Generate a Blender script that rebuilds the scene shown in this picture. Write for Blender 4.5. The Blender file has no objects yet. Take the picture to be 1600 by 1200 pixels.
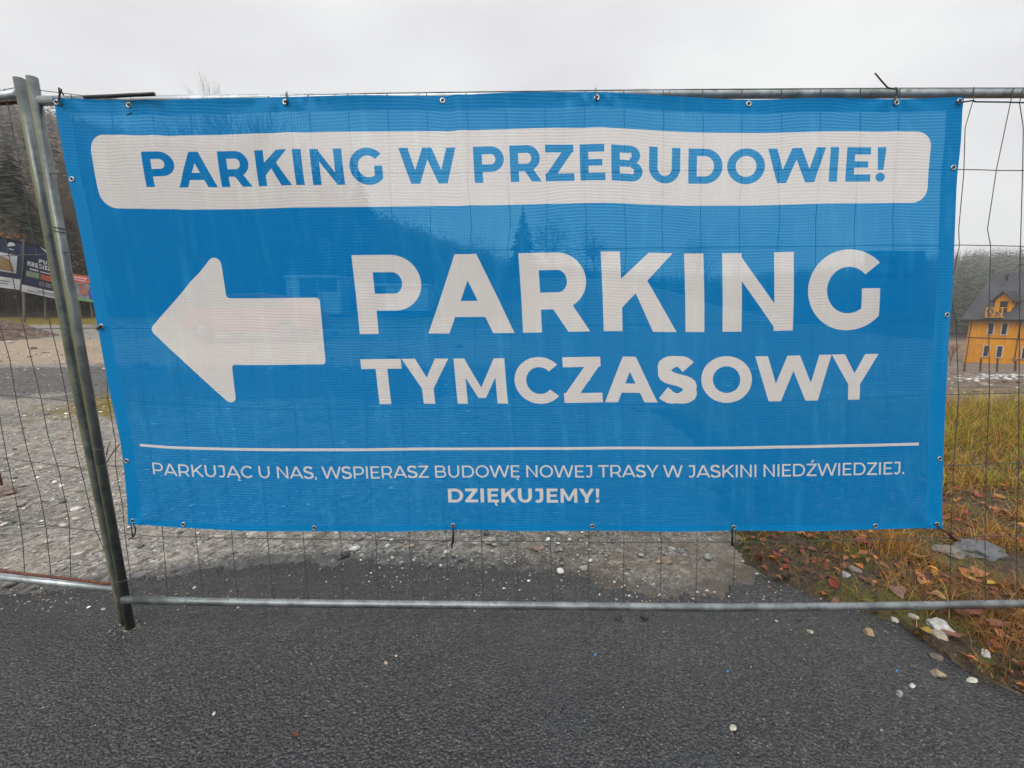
import bpy, math, random
import numpy as np
from mathutils import Vector, Matrix, noise
from mathutils.geometry import delaunay_2d_cdt
random.seed(7); rng = np.random.default_rng(7)
SC = bpy.context.scene
C = SC.collection
R = math.radians
# ------------------------------------------------------------------ camera
F = 700.0; PITCH = R(8.6); CH = 1.232; D = 1.6
cam_d = bpy.data.cameras.new('camera'); cam = bpy.data.objects.new('camera', cam_d); C.objects.link(cam)
cam.location = (0, 0, CH); cam.rotation_euler = (R(90) - PITCH, 0, 0)
cam_d.sensor_width = 36; cam_d.lens = F / 1600 * 36; cam_d.clip_start = 0.02; cam_d.clip_end = 3000
SC.camera = cam
# ------------------------------------------------------------------ world, sun, exposure
SUN_EL, SUN_AZ = 42, 200      # behind the camera, a little to the left
w = bpy.data.worlds.new('World'); SC.world = w; w.use_nodes = True
nt = w.node_tree; nt.nodes.clear()
out = nt.nodes.new('ShaderNodeOutputWorld'); bg = nt.nodes.new('ShaderNodeBackground')
sky = nt.nodes.new('ShaderNodeTexSky'); sky.sky_type = 'NISHITA'; sky.sun_disc = False
sky.sun_elevation = R(SUN_EL); sky.sun_rotation = R(SUN_AZ)
mx = nt.nodes.new('ShaderNodeMixRGB'); mx.inputs[0].default_value = 0.94
tc = nt.nodes.new('ShaderNodeTexCoord'); mp = nt.nodes.new('ShaderNodeMapping'); mp.inputs['Scale'].default_value = (1, 1, 2.4)
nz = nt.nodes.new('ShaderNodeTexNoise'); nz.inputs['Scale'].default_value = 1.5; nz.inputs['Detail'].default_value = 5; nz.inputs['Roughness'].default_value = .5
rp = nt.nodes.new('ShaderNodeValToRGB')
rp.color_ramp.elements[0].position = .35; rp.color_ramp.elements[0].color = (5.0, 4.95, 5.1, 1)
rp.color_ramp.elements[1].position = .68; rp.color_ramp.elements[1].color = (6.9, 6.95, 6.9, 1)
nt.links.new(tc.outputs['Generated'], mp.inputs[0]); nt.links.new(mp.outputs[0], nz.inputs['Vector'])
nt.links.new(nz.outputs[0], rp.inputs[0]); nt.links.new(sky.outputs[0], mx.inputs[1]); nt.links.new(rp.outputs[0], mx.inputs[2])
sz = nt.nodes.new('ShaderNodeSeparateXYZ'); nt.links.new(tc.outputs['Generated'], sz.inputs[0])
mr = nt.nodes.new('ShaderNodeMapRange'); mr.interpolation_type = 'SMOOTHSTEP'
for i_, v_ in ((1, .50), (2, 1.0), (3, 1.0), (4, 2.6)): mr.inputs[i_].default_value = v_
nt.links.new(sz.outputs[2], mr.inputs[0])
vm = nt.nodes.new('ShaderNodeVectorMath'); vm.operation = 'SCALE'
nt.links.new(mx.outputs[0], vm.inputs[0]); nt.links.new(mr.outputs[0], vm.inputs['Scale'])
nt.links.new(vm.outputs[0], bg.inputs[0]); bg.inputs[1].default_value = 0.1; nt.links.new(bg.outputs[0], out.inputs[0])
sd = bpy.data.lights.new('sun', 'SUN'); sd.energy = 1.5; sd.angle = R(40); sd.color = (1, .97, .93)
so = bpy.data.objects.new('sun', sd); C.objects.link(so)
a_ = R(SUN_AZ); sdir = Vector((math.sin(a_) * math.cos(R(SUN_EL)), math.cos(a_) * math.cos(R(SUN_EL)), math.sin(R(SUN_EL))))
so.rotation_euler = sdir.to_track_quat('Z', 'Y').to_euler(); so.location = (0, -3, 8)
SC.view_settings.view_transform = 'Standard'; SC.view_settings.look = 'None'; SC.view_settings.gamma = 1
SC.view_settings.exposure = 0.5
SC.cycles.transparent_max_bounces = 24; SC.cycles.volume_bounces = 2; SC.cycles.max_bounces = 8

def at(px, py, Y):
    a = (px - 800) / F; b = (600 - py) / F
    y = math.cos(PITCH) + math.sin(PITCH) * b; z = -math.sin(PITCH) + math.cos(PITCH) * b
    s = Y / y
    return (a * s, Y, CH + z * s)
def ground_at(px, py):
    a = (px - 800) / F; b = (600 - py) / F
    y = math.cos(PITCH) + math.sin(PITCH) * b; z = -math.sin(PITCH) + math.cos(PITCH) * b
    s = CH / -z
    return (a * s, y * s)
def srgb(r, g, b):
    f = lambda c: c / 12.92 / 255 if c <= 10 else ((c / 255 + .055) / 1.055) ** 2.4
    return (f(r), f(g), f(b), 1)
def sm(a, b, x):
    t = np.clip((x - a) / (b - a), 0, 1); return t * t * (3 - 2 * t)

# ------------------------------------------------------------------ helpers
def tag(o, label=None, cat=None, group=None, kind=None):
    if label: o['label'] = label
    if cat: o['category'] = cat
    if group: o['group'] = group
    if kind: o['kind'] = kind
    return o
def empty(name, loc, label, cat, group=None, rz=0):
    o = bpy.data.objects.new(name, None); C.objects.link(o); o.location = loc; o.rotation_euler = (0, 0, rz)
    o.empty_display_size = .1
    return tag(o, label, cat, group)
def link_mesh(name, me, parent=None, world=True):
    o = bpy.data.objects.new(name, me); C.objects.link(o)
    if parent:
        o.parent = parent
        if world:
            o.matrix_parent_inverse = Matrix.LocRotScale(parent.location, parent.rotation_euler, (1, 1, 1)).inverted()
    return o
def mesh(name, V, Fc, mat, parent=None, smooth=False, col=None, world=True):
    me = bpy.data.meshes.new(name)
    if isinstance(Fc, np.ndarray):
        n = len(V); m = len(Fc); k = Fc.shape[1]
        me.vertices.add(n); me.vertices.foreach_set('co', np.asarray(V, dtype=np.float32).ravel())
        me.loops.add(m * k); me.loops.foreach_set('vertex_index', Fc.astype(np.int32).ravel())
        me.polygons.add(m); me.polygons.foreach_set('loop_start', np.arange(0, m * k, k, dtype=np.int32))
        me.update(calc_edges=True)
    else:
        me.from_pydata([tuple(v) for v in V], [], [tuple(f) for f in Fc])
    if isinstance(mat, (list, tuple)):
        for m_ in mat: me.materials.append(m_)
    elif mat: me.materials.append(mat)
    if smooth: me.polygons.foreach_set('use_smooth', [True] * len(me.polygons))
    if col is not None:
        ca = me.color_attributes.new('tint', 'FLOAT_COLOR', 'POINT')
        cc = np.ones((len(V), 4), dtype=np.float32); cc[:, :3] = np.asarray(col)[:, :3]
        ca.data.foreach_set('color', cc.ravel())
    me.update()
    return link_mesh(name, me, parent, world)
class MB:
    def __init__(s): s.V = []; s.F = []
    def add(s, V, Fc):
        n = len(s.V); s.V += [tuple(v) for v in V]; s.F += [tuple(i + n for i in f) for f in Fc]; return s
    def box(s, c, d, M=None):
        V = [(c[0] + x * d[0] / 2, c[1] + y * d[1] / 2, c[2] + z * d[2] / 2) for x in (-1, 1) for y in (-1, 1) for z in (-1, 1)]
        if M: V = [tuple(M @ Vector(v)) for v in V]
        return s.add(V, [(0, 1, 3, 2), (4, 6, 7, 5), (0, 4, 5, 1), (2, 3, 7, 6), (0, 2, 6, 4), (1, 5, 7, 3)])
    def tube(s, pts, r, n=8, cap=True):
        pts = [Vector(p) for p in pts]
        rs = r if isinstance(r, (list, tuple)) else [r] * len(pts)
        V = []; Fc = []; prev = None
        for i, p in enumerate(pts):
            t = (pts[min(i + 1, len(pts) - 1)] - pts[max(i - 1, 0)])
            if t.length < 1e-9: t = Vector((0, 0, 1))
            t.normalize()
            if prev is None:
                prev = t.cross(Vector((0, 1, 0.01)))
                if prev.length < .05: prev = t.cross(Vector((1, 0, 0)))
            nrm = (prev - t * prev.dot(t)).normalized(); prev = nrm; b = t.cross(nrm)
            for k in range(n):
                an = 2 * math.pi * k / n
                V.append(p + (nrm * math.cos(an) + b * math.sin(an)) * rs[i])
        for i in range(len(pts) - 1):
            for k in range(n):
                a = i * n + k; b2 = i * n + (k + 1) % n
                Fc.append((a, b2, b2 + n, a + n))
        if cap:
            Fc.append(tuple(range(n - 1, -1, -1))); Fc.append(tuple((len(pts) - 1) * n + k for k in range(n)))
        return s.add(V, Fc)
    def prism(s, poly, y0, y1, M=None):
        n = len(poly); V = [(p[0], y0, p[1]) for p in poly] + [(p[0], y1, p[1]) for p in poly]
        if M: V = [tuple(M @ Vector(v)) for v in V]
        return s.add(V, [tuple(range(n)), tuple(range(2 * n - 1, n - 1, -1))] + [(i, i + n, (i + 1) % n + n, (i + 1) % n) for i in range(n)])
    def build(s, name, mat, parent=None, smooth=False, world=True):
        o = mesh(name, s.V, s.F, mat, parent, False, None, world)
        if smooth:
            for p in o.data.polygons: p.use_smooth = len(p.vertices) <= 4
        return o

# ------------------------------------------------------------------ materials
class NT:
    def __init__(s, name):
        s.m = bpy.data.materials.new(name); s.m.use_nodes = True; s.t = s.m.node_tree; s.t.nodes.clear()
        s.out = s.t.nodes.new('ShaderNodeOutputMaterial')
    def n(s, ty, props=None, **inp):
        nd = s.t.nodes.new('ShaderNode' + ty)
        for k, v in (props or {}).items(): setattr(nd, k, v)
        for k, v in inp.items():
            k = k.replace('_', ' ')
            key = int(k[1:]) if k[0] == 'i' and k[1:].isdigit() else k
            s.set(nd.inputs[key], v)
        return nd
    def set(s, sock, v):
        if isinstance(v, bpy.types.NodeSocket): s.t.links.new(v, sock)
        elif isinstance(v, bpy.types.Node): s.t.links.new(v.outputs[0], sock)
        else: sock.default_value = v
    def math(s, op, a, b=0.0, c=0.0, clamp=False):
        return s.n('Math', dict(operation=op, use_clamp=clamp), i0=a, i1=b, i2=c).outputs[0]
    def mix(s, f, a, b, mode='MIX'):
        return s.n('MixRGB', dict(blend_type=mode), i0=f, i1=a, i2=b).outputs[0]
    def noise(s, scale, detail=4, rough=.55, vec=None, dist=0):
        nd = s.n('TexNoise', Scale=scale, Detail=detail, Roughness=rough, Distortion=dist)
        s.t.links.new(vec if vec is not None else s.obj(), nd.inputs['Vector']); return nd.outputs[0]
    def voro(s, scale, vec=None, out='Distance', feat='F1'):
        nd = s.n('TexVoronoi', dict(feature=feat), Scale=scale)
        s.t.links.new(vec if vec is not None else s.obj(), nd.inputs['Vector']); return nd.outputs[out]
    def obj(s):
        if not hasattr(s, '_tc'): s._tc = s.t.nodes.new('ShaderNodeTexCoord')
        return s._tc.outputs['Object']
    def scaled(s, sc, vec=None):
        nd = s.n('Mapping'); s.t.links.new(vec if vec is not None else s.obj(), nd.inputs[0]); nd.inputs['Scale'].default_value = sc
        return nd.outputs[0]
    def ramp(s, f, stops):
        nd = s.n('ValToRGB', i0=f); cr = nd.color_ramp
        while len(cr.elements) > len(stops): cr.elements.remove(cr.elements[-1])
        while len(cr.elements) < len(stops): cr.elements.new(1)
        for e, (p, c) in zip(cr.elements, stops):
            e.position = p; e.color = c if len(c) == 4 else (*c, 1)
        return nd.outputs[0]
    def step(s, f, a, b):
        return s.n('MapRange', dict(interpolation_type='SMOOTHSTEP'), i0=f, i1=a, i2=b, i3=0.0, i4=1.0).outputs[0]
    def attr(s, name='tint'):
        return s.n('Attribute', dict(attribute_name=name)).outputs['Color']
    def bump(s, h, dist=.01, strength=1.0, normal=None):
        nd = s.n('Bump', Strength=strength, Distance=dist, Height=h)
        if normal is not None: s.t.links.new(normal, nd.inputs['Normal'])
        return nd.outputs[0]
    def bsdf(s, col, rough=.6, metal=0.0, normal=None, spec=.5, **kw):
        nd = s.n('BsdfPrincipled', None, Base_Color=col, Roughness=rough, Metallic=metal, **kw)
        nd.inputs['Specular IOR Level'].default_value = spec
        if normal is not None: s.t.links.new(normal, nd.inputs['Normal'])
        return nd.outputs[0]
    def done(s, sh): s.t.links.new(sh, s.out.inputs[0]); return s.m
def simple(name, col, rough=.6, metal=0.0, var=.25, scale=8, bump=0.0, spec=.5):
    t = NT(name); c = col if len(col) == 4 else (*col, 1)
    n = t.noise(scale, 6, .6)
    cc = t.mix(t.step(n, .3, .7), tuple(x * (1 - var) for x in c[:3]) + (1,), tuple(min(1, x * (1 + var)) for x in c[:3]) + (1,))
    rr = t.n('MapRange', i0=t.noise(scale * 2.3, 3), i1=.3, i2=.7, i3=max(0, rough - .08), i4=min(1, rough + .08)).outputs[0]
    nm = t.bump(n, bump) if bump else None
    return t.done(t.bsdf(cc, rr, metal, nm, spec))
def tinted(name, rough=.8, var=.3, scale=30, bump=0.0, transl=0.0, spec=.3):
    t = NT(name); n = t.noise(scale, 4, .6); a = t.attr()
    cc = t.mix(t.step(n, .3, .7), t.mix(1, a, (1 - var, 1 - var, 1 - var, 1), 'MULTIPLY'), t.mix(1, a, (1 + var, 1 + var, 1 + var, 1), 'MULTIPLY'))
    b = t.bsdf(cc, rough, 0, t.bump(n, bump) if bump else None, spec)
    if transl:
        tr = t.n('BsdfTranslucent', Color=cc).outputs[0]
        b = t.n('MixShader', i0=transl, i1=b, i2=tr).outputs[0]
    return t.done(b)

# galvanised steel with algae
def steel_mat(name, base, moss, side=-1):
    t = NT(name); n = t.noise(14, 6, .6); n2 = t.noise(60, 4)
    geo = t.n('NewGeometry'); sn = t.n('SeparateXYZ', i0=geo.outputs['Normal']); sx = t.math('ADD', t.math('MULTIPLY', sn.outputs[0], .75), t.math('MULTIPLY', sn.outputs[1], .65))
    c = t.mix(t.step(n, .35, .65), (*[x * .72 for x in base], 1), (*[x * 1.2 for x in base], 1))
    c = t.mix(t.math('MULTIPLY', t.step(n2, .55, .75), .5), c, (.04, .035, .03, 1))
    if moss:
        md = t.math('MULTIPLY', sx, side)
        f = t.math('MULTIPLY', t.step(t.math('ADD', md, t.math('MULTIPLY', t.math('SUBTRACT', n, .5), 1.2)), .22, .9), moss)
        c = t.mix(f, c, (.135, .135, .045, 1))
        met = t.math('SUBTRACT', .75, t.math('MULTIPLY', f, .7)); ro = t.math('ADD', .38, t.math('MULTIPLY', f, .4))
    else: met, ro = .7, t.math('ADD', .3, t.math('MULTIPLY', n, .25))
    return t.done(t.bsdf(c, ro, met, t.bump(n2, .0006)))
M_POST = steel_mat('weathered_post_steel', (.12, .135, .135), .85)
M_RAIL = steel_mat('galvanised_rail', (.36, .39, .40), .0)
M_WIRE = simple('dark_wire', (.07, .07, .068), .5, .4, .3, 40)
M_RUST = simple('rust', (.10, .035, .02), .8, .1, .4, 60, .0005)
M_TIE = simple('black_plastic', (.008, .008, .009), .35, 0, .2, 40)
M_CORD = simple('navy_cord', (.01, .012, .045), .7, 0, .3, 200)
M_EYE = simple('eyelet_nickel', (.48, .47, .45), .35, .85, .25, 300)
M_HOLE = simple('eyelet_hole', (.006, .006, .007), .6, 0, .1, 50)

def cloth_mat(name, col, col2, transp, transl, tint=(1, 1, 1, 1), spec=.14):
    t = NT(name)
    uv = t.n('TexCoord').outputs['UV']
    nlow = t.noise(1.6, 3, .5, uv)
    sep = t.n('SeparateXYZ', i0=uv)
    wob = t.math('MULTIPLY', t.noise(2.2, 2, .5, uv), .05)
    def wave(c, pitch, k):
        return t.math('SINE', t.math('MULTIPLY', t.math('ADD', c, t.math('MULTIPLY', wob, k)), 2 * math.pi / pitch))
    wh = wave(sep.outputs[1], .0102, 1.0); wv = wave(sep.outputs[0], .0088, 1.3)
    hs = t.step(wh, -.5, 1.0); vs = t.step(wv, -.3, 1.0)
    vm = t.math('MULTIPLY', vs, t.step(nlow, .42, .62))
    grid = t.math('MAXIMUM', t.math('MULTIPLY', hs, .8), vm)
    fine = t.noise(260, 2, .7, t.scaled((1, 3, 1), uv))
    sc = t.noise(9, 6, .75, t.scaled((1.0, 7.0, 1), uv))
    painted_glint = t.math('MULTIPLY', t.step(sc, .60, .70), t.step(fine, .4, .62))  # bright gravel glimpsed through the mesh holes, painted into the cloth colour
    painted_glint = t.math('MULTIPLY', painted_glint, t.step(sep.outputs[1], .92, .55))
    streak = t.noise(5, 5, .6, t.scaled((5.0, .7, 1), uv))  # random paler vertical streaks, which also vary the roughness
    c = t.mix(t.math('MULTIPLY', grid, .5), col, col2)
    c = t.mix(t.math('MULTIPLY', t.step(streak, .50, .72), .38), c, (col2[0] * .9 + .03, col2[1] * 1.1 + .02, min(1, col2[2] * 1.05), 1))
    c = t.mix(t.math('MULTIPLY', painted_glint, .8), c, (min(1, col2[0] + .1), min(1, col2[1] + .16), min(1, col2[2] + .12), 1))
    nb = t.noise(7, 3, .5, t.scaled((3, .8, 1), uv))
    nm = t.bump(t.math('ADD', t.math('MULTIPLY', grid, .12), nb), .0045, .8)
    nrough = t.n('MapRange', i0=streak, i1=.35, i2=.7, i3=.62, i4=.36).outputs[0]
    b = t.bsdf(c, nrough, 0, nm, spec)
    tr = t.n('BsdfTranslucent', Color=c).outputs[0]
    s1 = t.n('MixShader', i0=transl, i1=b, i2=tr).outputs[0]
    if transp <= 0: return t.done(s1)
    tp = t.n('BsdfTransparent', Color=tint).outputs[0]
    f = t.math('MULTIPLY', t.math('ADD', .62, t.math('MULTIPLY', grid, .85)), transp)
    return t.done(t.n('MixShader', i0=f, i1=s1, i2=tp).outputs[0])
BLUE, BLUE2 = (.0, .185, .50, 1), (.0, .265, .61, 1)
WHT, WHT2 = (.66, .63, .61, 1), (.76, .73, .71, 1)
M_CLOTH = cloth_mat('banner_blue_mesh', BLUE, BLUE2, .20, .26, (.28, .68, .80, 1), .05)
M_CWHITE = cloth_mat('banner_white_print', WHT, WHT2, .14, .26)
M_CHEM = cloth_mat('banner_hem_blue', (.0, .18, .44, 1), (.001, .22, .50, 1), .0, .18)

# ------------------------------------------------------------------ lettering (geometric capitals drawn as strokes)
def rect(x0, y0, x1, y1): return [(x0, y0), (x1, y0), (x1, y1), (x0, y1)]
def par(x0, y0, x1, y1, t): return [(x0, y0), (x0 + t, y0), (x1 + t, y1), (x1, y1)]
def arc(cx, cy, rx, ry, w, h, a0, a1, n=20):
    n = max(3, int(n * abs(a1 - a0) / 360)); o = []
    for i in range(n):
        A, B = R(a0 + (a1 - a0) * i / n), R(a0 + (a1 - a0) * (i + 1) / n)
        p = lambda r1, r2, t: (cx + r1 * math.cos(t), cy + r2 * math.sin(t))
        o.append([p(rx, ry, A), p(rx, ry, B), p(rx - w, ry - h, B), p(rx - w, ry - h, A)])
    return o
def glyph(ch, w, N=40):
    h = w * .86
    if ch in 'ĄĘŹ':
        P, W = glyph({'Ą': 'A', 'Ę': 'E', 'Ź': 'Z'}[ch], w, N)
        if ch == 'Ź': P = P + [par(W * .40, 1.10, W * .56, 1.30, w * 1.05)]
        else:
            x = W - (.16 if ch == 'Ą' else .22)
            P = P + arc(x + .10, -.10, .15, .14, w * .5, w * .5, 100, 290, N)
        return P, W
    if ch == 'I': return [rect(0, 0, w, 1)], w
    if ch == '!': return [[(w * .22, .34), (w * .88, .34), (w * 1.05, 1), (w * .05, 1)]] + [arcdisc(w * .55, w * .52, w * .56)], w * 1.1
    if ch == '.': return [arcdisc(w * .55, w * .5, w * .55)], w * 1.1
    if ch == ',': return [arcdisc(w * .55, w * .5, w * .55), [(w * .25, -w * .8), (w * .75, -w * .8), (w * 1.05, w * .35), (w * .3, w * .4)]], w * 1.1
    if ch == 'A':
        W = 1.14; t = w * 1.12; return [par(0, 0, W / 2 - t / 2, 1, t), par(W - t, 0, W / 2 - t / 2, 1, t), rect(W * .2, .21, W * .8, .21 + h * .95)], W
    if ch == 'P':
        W = .87; y = .30; r = (1 - y) / 2; return [rect(0, 0, w, 1), rect(w, 1 - h, W - r, 1), rect(w, y, W - r, y + h)] + arc(W - r - .02, 1 - r, r + .02, r, w, h, -90, 90, N), W
    if ch == 'R':
        W = .89; y = .29; r = (1 - y) / 2; t = w * 1.15
        return [rect(0, 0, w, 1), rect(w, 1 - h, W - r - .03, 1), rect(w, y, W - r - .03, y + h)] + arc(W - r - .05, 1 - r, r + .02, r, w, h, -90, 90, N) + [par(W - t, 0, W - t - .26, y + h * .5, t)], W
    if ch == 'B':
        W = .90; r1, r2 = .27, .295
        return [rect(0, 0, w, 1), rect(w, 1 - h, .53, 1), rect(w, .5 - h * .45, .55, .5 + h * .45), rect(w, 0, .58, h)] + \
            arc(.53, 1 - r1, .30, r1, w, h * .9, -90, 90, N) + arc(.56, .285, .34, .285, w, h * .9, -90, 90, N), W
    if ch == 'K':
        t = w * 1.28; return [rect(0, 0, w, 1), [(w, .30), (w, .30 + w * 1.45), (.94 - w * 1.25, 1), (.94, 1)], [(.97, 0), (.97 - t * .98, 0), (w + .18, .50), (w + .18 + w * .62, .50 + w * .66)]], .97
    if ch == 'N': return [rect(0, 0, w, 1), rect(.92 - w, 0, .92, 1), [(0, 1), (w * .85, 1), (.92, 0), (.92 - w * .85, 0)]], .92
    if ch == 'M':
        W = 1.08; t = w * .88
        return [rect(0, 0, t, 1), rect(W - t, 0, W, 1), [(0, 1), (w * .9, 1), (W / 2 + .02, .32), (W / 2 + .02, .13), (W / 2 - .08, .13)], [(W, 1), (W - w * .9, 1), (W / 2 - .02, .32), (W / 2 - .02, .13), (W / 2 + .08, .13)]], W
    if ch == 'W':
        W = 1.62; t = w * 1.06; q = W / 4
        return [par(q - t / 2 + .01, 0, 0, 1, t), par(q - t / 2 + .01, 0, W / 2 - t / 2, 1, t), par(3 * q - t / 2 - .01, 0, W / 2 - t / 2, 1, t), par(3 * q - t / 2 - .01, 0, W - t, 1, t)], W
    if ch == 'Y':
        W = 1.0; t = w * 1.14; return [rect(W / 2 - w / 2, 0, W / 2 + w / 2, .40), [(W / 2 - w / 2, .34), (W / 2 + w / 2, .34), (t, 1), (0, 1)], [(W / 2 - w / 2, .34), (W / 2 + w / 2, .34), (W, 1), (W - t, 1)]], W
    if ch == 'T': return [rect(0, 1 - h, .86, 1), rect(.43 - w / 2, 0, .43 + w / 2, 1 - h)], .86
    if ch == 'L': return [rect(0, 0, w, 1), rect(w, 0, .68, h)], .68
    if ch == 'E': return [rect(0, 0, w, 1), rect(w, 0, .72, h), rect(w, 1 - h, .70, 1), rect(w, .5 - h * .43, .64, .5 + h * .43)], .72
    if ch == 'Z': return [rect(0, 0, .83, h), rect(.01, 1 - h, .82, 1), [(0, h * .75), (w * 1.25, h * .75), (.82, 1 - h * .75), (.82 - w * 1.25, 1 - h * .75)]], .83
    if ch == 'O': return arc(.545, .5, .545, .515, w, h * 1.02, 0, 360, N), 1.09
    if ch == 'C': return arc(.535, .5, .535, .515, w, h * 1.02, 42, 318, N), .95
    if ch == 'G': return arc(.535, .5, .535, .515, w, h * 1.02, 42, 320, N) + [rect(.945 - w * .95, .175, .945, .52)], .97
    if ch == 'D': return [rect(0, 0, w, 1), rect(w, 0, .49, h), rect(w, 1 - h, .49, 1)] + arc(.47, .5, .51, .5, w, h, -90, 90, N), .98
    if ch == 'U': return [rect(0, .42, w, 1), rect(.90 - w, .42, .90, 1)] + arc(.45, .43, .45, .44, w, h, 180, 360, N), .90
    if ch == 'J': return [rect(.60 - w, .36, .60, 1), rect(.10, 1 - h, .60 - w, 1)] + arc(.29, .34, .31, .355, w, h, 225, 360, N), .60
    if ch == 'S':
        q = w * .95
        K = [(.93, .845), (.78, .945), (.52, 1.0), (.24, .965), (.05, .87), (.0, .75), (.07, .63), (.26, .555), (.52, .50), (.78, .44), (.95, .35), (1.0, .24), (.94, .12), (.74, .03), (.46, 0), (.18, .04), (-.05, .155)]
        K = [(q / 2 + x * (.80 - q), h / 2 - .015 + y * (1.03 - h)) for x, y in K]; pts = []
        for i in range(len(K) - 1):
            p0, p1, p2, p3 = K[max(i - 1, 0)], K[i], K[i + 1], K[min(i + 2, len(K) - 1)]
            for tt in (0, .5): pts.append(tuple(.5 * (2 * p1[j] + (p2[j] - p0[j]) * tt + (2 * p0[j] - 5 * p1[j] + 4 * p2[j] - p3[j]) * tt**2 + (3 * p1[j] - p0[j] - 3 * p2[j] + p3[j]) * tt**3) for j in (0, 1)))
        pts.append(K[-1])
        L = []; n = len(pts)
        for i, p in enumerate(pts):
            a = Vector(pts[min(i + 1, n - 1)]) - Vector(pts[max(i - 1, 0)]); a.normalize(); nn = Vector((-a.y, a.x))
            hw = (q * abs(nn.x) + h * abs(nn.y)) / 2
            L.append((Vector(p) + nn * hw, Vector(p) - nn * hw))
        sx = .80 / .80
        return [[tuple(L[i][0]), tuple(L[i + 1][0]), tuple(L[i + 1][1]), tuple(L[i][1])] for i in range(n - 1)], .80
    raise KeyError(ch)
def arcdisc(cx, cy, r, n=14): return [(cx + r * math.cos(2 * math.pi * i / n), cy + r * math.sin(2 * math.pi * i / n)) for i in range(n)]
SBL = {c: .12 for c in 'BDEFHIKLMNPRĘ'}; SBL.update({'O': .065, 'C': .065, 'G': .065, 'U': .115, 'J': .02, 'S': .05, 'T': .025, 'A': -.005, 'Ą': -.005, 'W': .01, 'Y': -.005, 'Z': .06, 'Ź': .06, '!': .09, '.': .06, ',': .05})
SBR = {'A': -.005, 'Ą': -.005, 'W': .01, 'Y': -.005, 'T': .025, 'K': .0, 'P': .045, 'R': .06, 'B': .07, 'D': .065, 'O': .065, 'C': .03, 'G': .10, 'E': .06, 'Ę': .06, 'Z': .05, 'Ź': .05, 'S': .05, 'L': .03, 'J': .11, 'U': .115, '!': .06, '.': .06, ',': .05, 'I': .12, 'N': .12, 'M': .12}
def text_polys(s, x0, x1, y0, y1, w, N=40):
    """capitals filling x0..x1 by y0..y1"""
    x = 0; items = []; first = True
    for c in s:
        if c == ' ': x += .37; continue
        P, W = glyph(c, w, N)
        x += 0 if first else SBL[c]; first = False
        items.append((x, P)); end = x + W; x = end + SBR[c]
    k = (x1 - x0) / end; ky = y1 - y0
    return [[(x0 + (ox + p[0]) * k, y0 + p[1] * ky) for p in poly] for ox, P in items for poly in P]
def rounded(pts, rads, n=6):
    o = []
    for i, p in enumerate(pts):
        p = Vector(p); a = (Vector(pts[i - 1]) - p).normalized(); b = (Vector(pts[(i + 1) % len(pts)]) - p).normalized()
        r = rads[i] if isinstance(rads, (list, tuple)) else rads
        if r <= 0: o.append(tuple(p)); continue
        ang = a.angle(b); d = r / math.tan(ang / 2); c = p + (a + b).normalized() * (r / math.sin(ang / 2))
        s = p + a * d - c; e = p + b * d - c
        a0 = math.atan2(s.y, s.x); a1 = math.atan2(e.y, e.x)
        while a1 - a0 > math.pi: a1 -= 2 * math.pi
        while a1 - a0 < -math.pi: a1 += 2 * math.pi
        for k in range(n + 1): t = a0 + (a1 - a0) * k / n; o.append((c.x + r * math.cos(t), c.y + r * math.sin(t)))
    return o
def cdt(regions, extra=(), hull=False, seg=0):
    """regions: list of (key, [polys]); later regions win. returns verts2d, {key: tris}"""
    V = []; Fc = []; keys = []
    for key, polys in regions:
        for p in polys:
            if hull or seg:
                pp = []
                for i in range(len(p)):
                    a, b = p[i], p[(i + 1) % len(p)]; k = max(1, int(math.dist(a, b) / seg))
                    pp += [(a[0] + (b[0] - a[0]) * j / k, a[1] + (b[1] - a[1]) * j / k) for j in range(k)]
                p = pp
            q = [p[0]]
            for a in p[1:]:
                if abs(a[0] - q[-1][0]) + abs(a[1] - q[-1][1]) > 2e-6: q.append(a)
            if len(q) < 3: continue
            ar = sum(q[i][0] * q[(i + 1) % len(q)][1] - q[(i + 1) % len(q)][0] * q[i][1] for i in range(len(q)))
            if abs(ar) < 1e-9: continue
            if ar < 0: q = q[::-1]
            n = len(V); V += [Vector(a) for a in q]; Fc.append(list(range(n, n + len(q)))); keys.append(key)
    V += [Vector(e) for e in extra]
    r = delaunay_2d_cdt(V, [], Fc, 0, 1e-6, False)
    tv = np.array([tuple(v) for v in r[0]]); tf = np.array([tuple(f) for f in r[2]]); cen = tv[tf].mean(1)
    cls = np.full(len(tf), -1); ks = [k for k, _ in regions]; order_x = np.argsort(cen[:, 0]); cx_ = cen[order_x, 0]
    for f, key in sorted(zip(Fc, keys), key=lambda q: ks.index(q[1])):
        P = np.array([tuple(V[i]) for i in f]); lo, hi = P.min(0), P.max(0)
        ii = order_x[np.searchsorted(cx_, lo[0]):np.searchsorted(cx_, hi[0])]
        ii = ii[(cen[ii, 1] > lo[1]) & (cen[ii, 1] < hi[1])]
        if not len(ii): continue
        x, y = cen[ii, 0], cen[ii, 1]; ins = np.zeros(len(ii), bool)
        for i in range(len(P)):
            x1, y1 = P[i - 1]; x2, y2 = P[i]
            if y1 == y2: continue
            ins ^= ((y1 > y) != (y2 > y)) & (x < (x2 - x1) * (y - y1) / (y2 - y1) + x1)
        cls[ii[ins]] = ks.index(key)
    out = {}
    for f, c in zip(tf, cls):
        if c >= 0: out.setdefault(ks[c], []).append(tuple(int(i) for i in f))
    return [tuple(v) for v in r[0]], out

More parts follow.
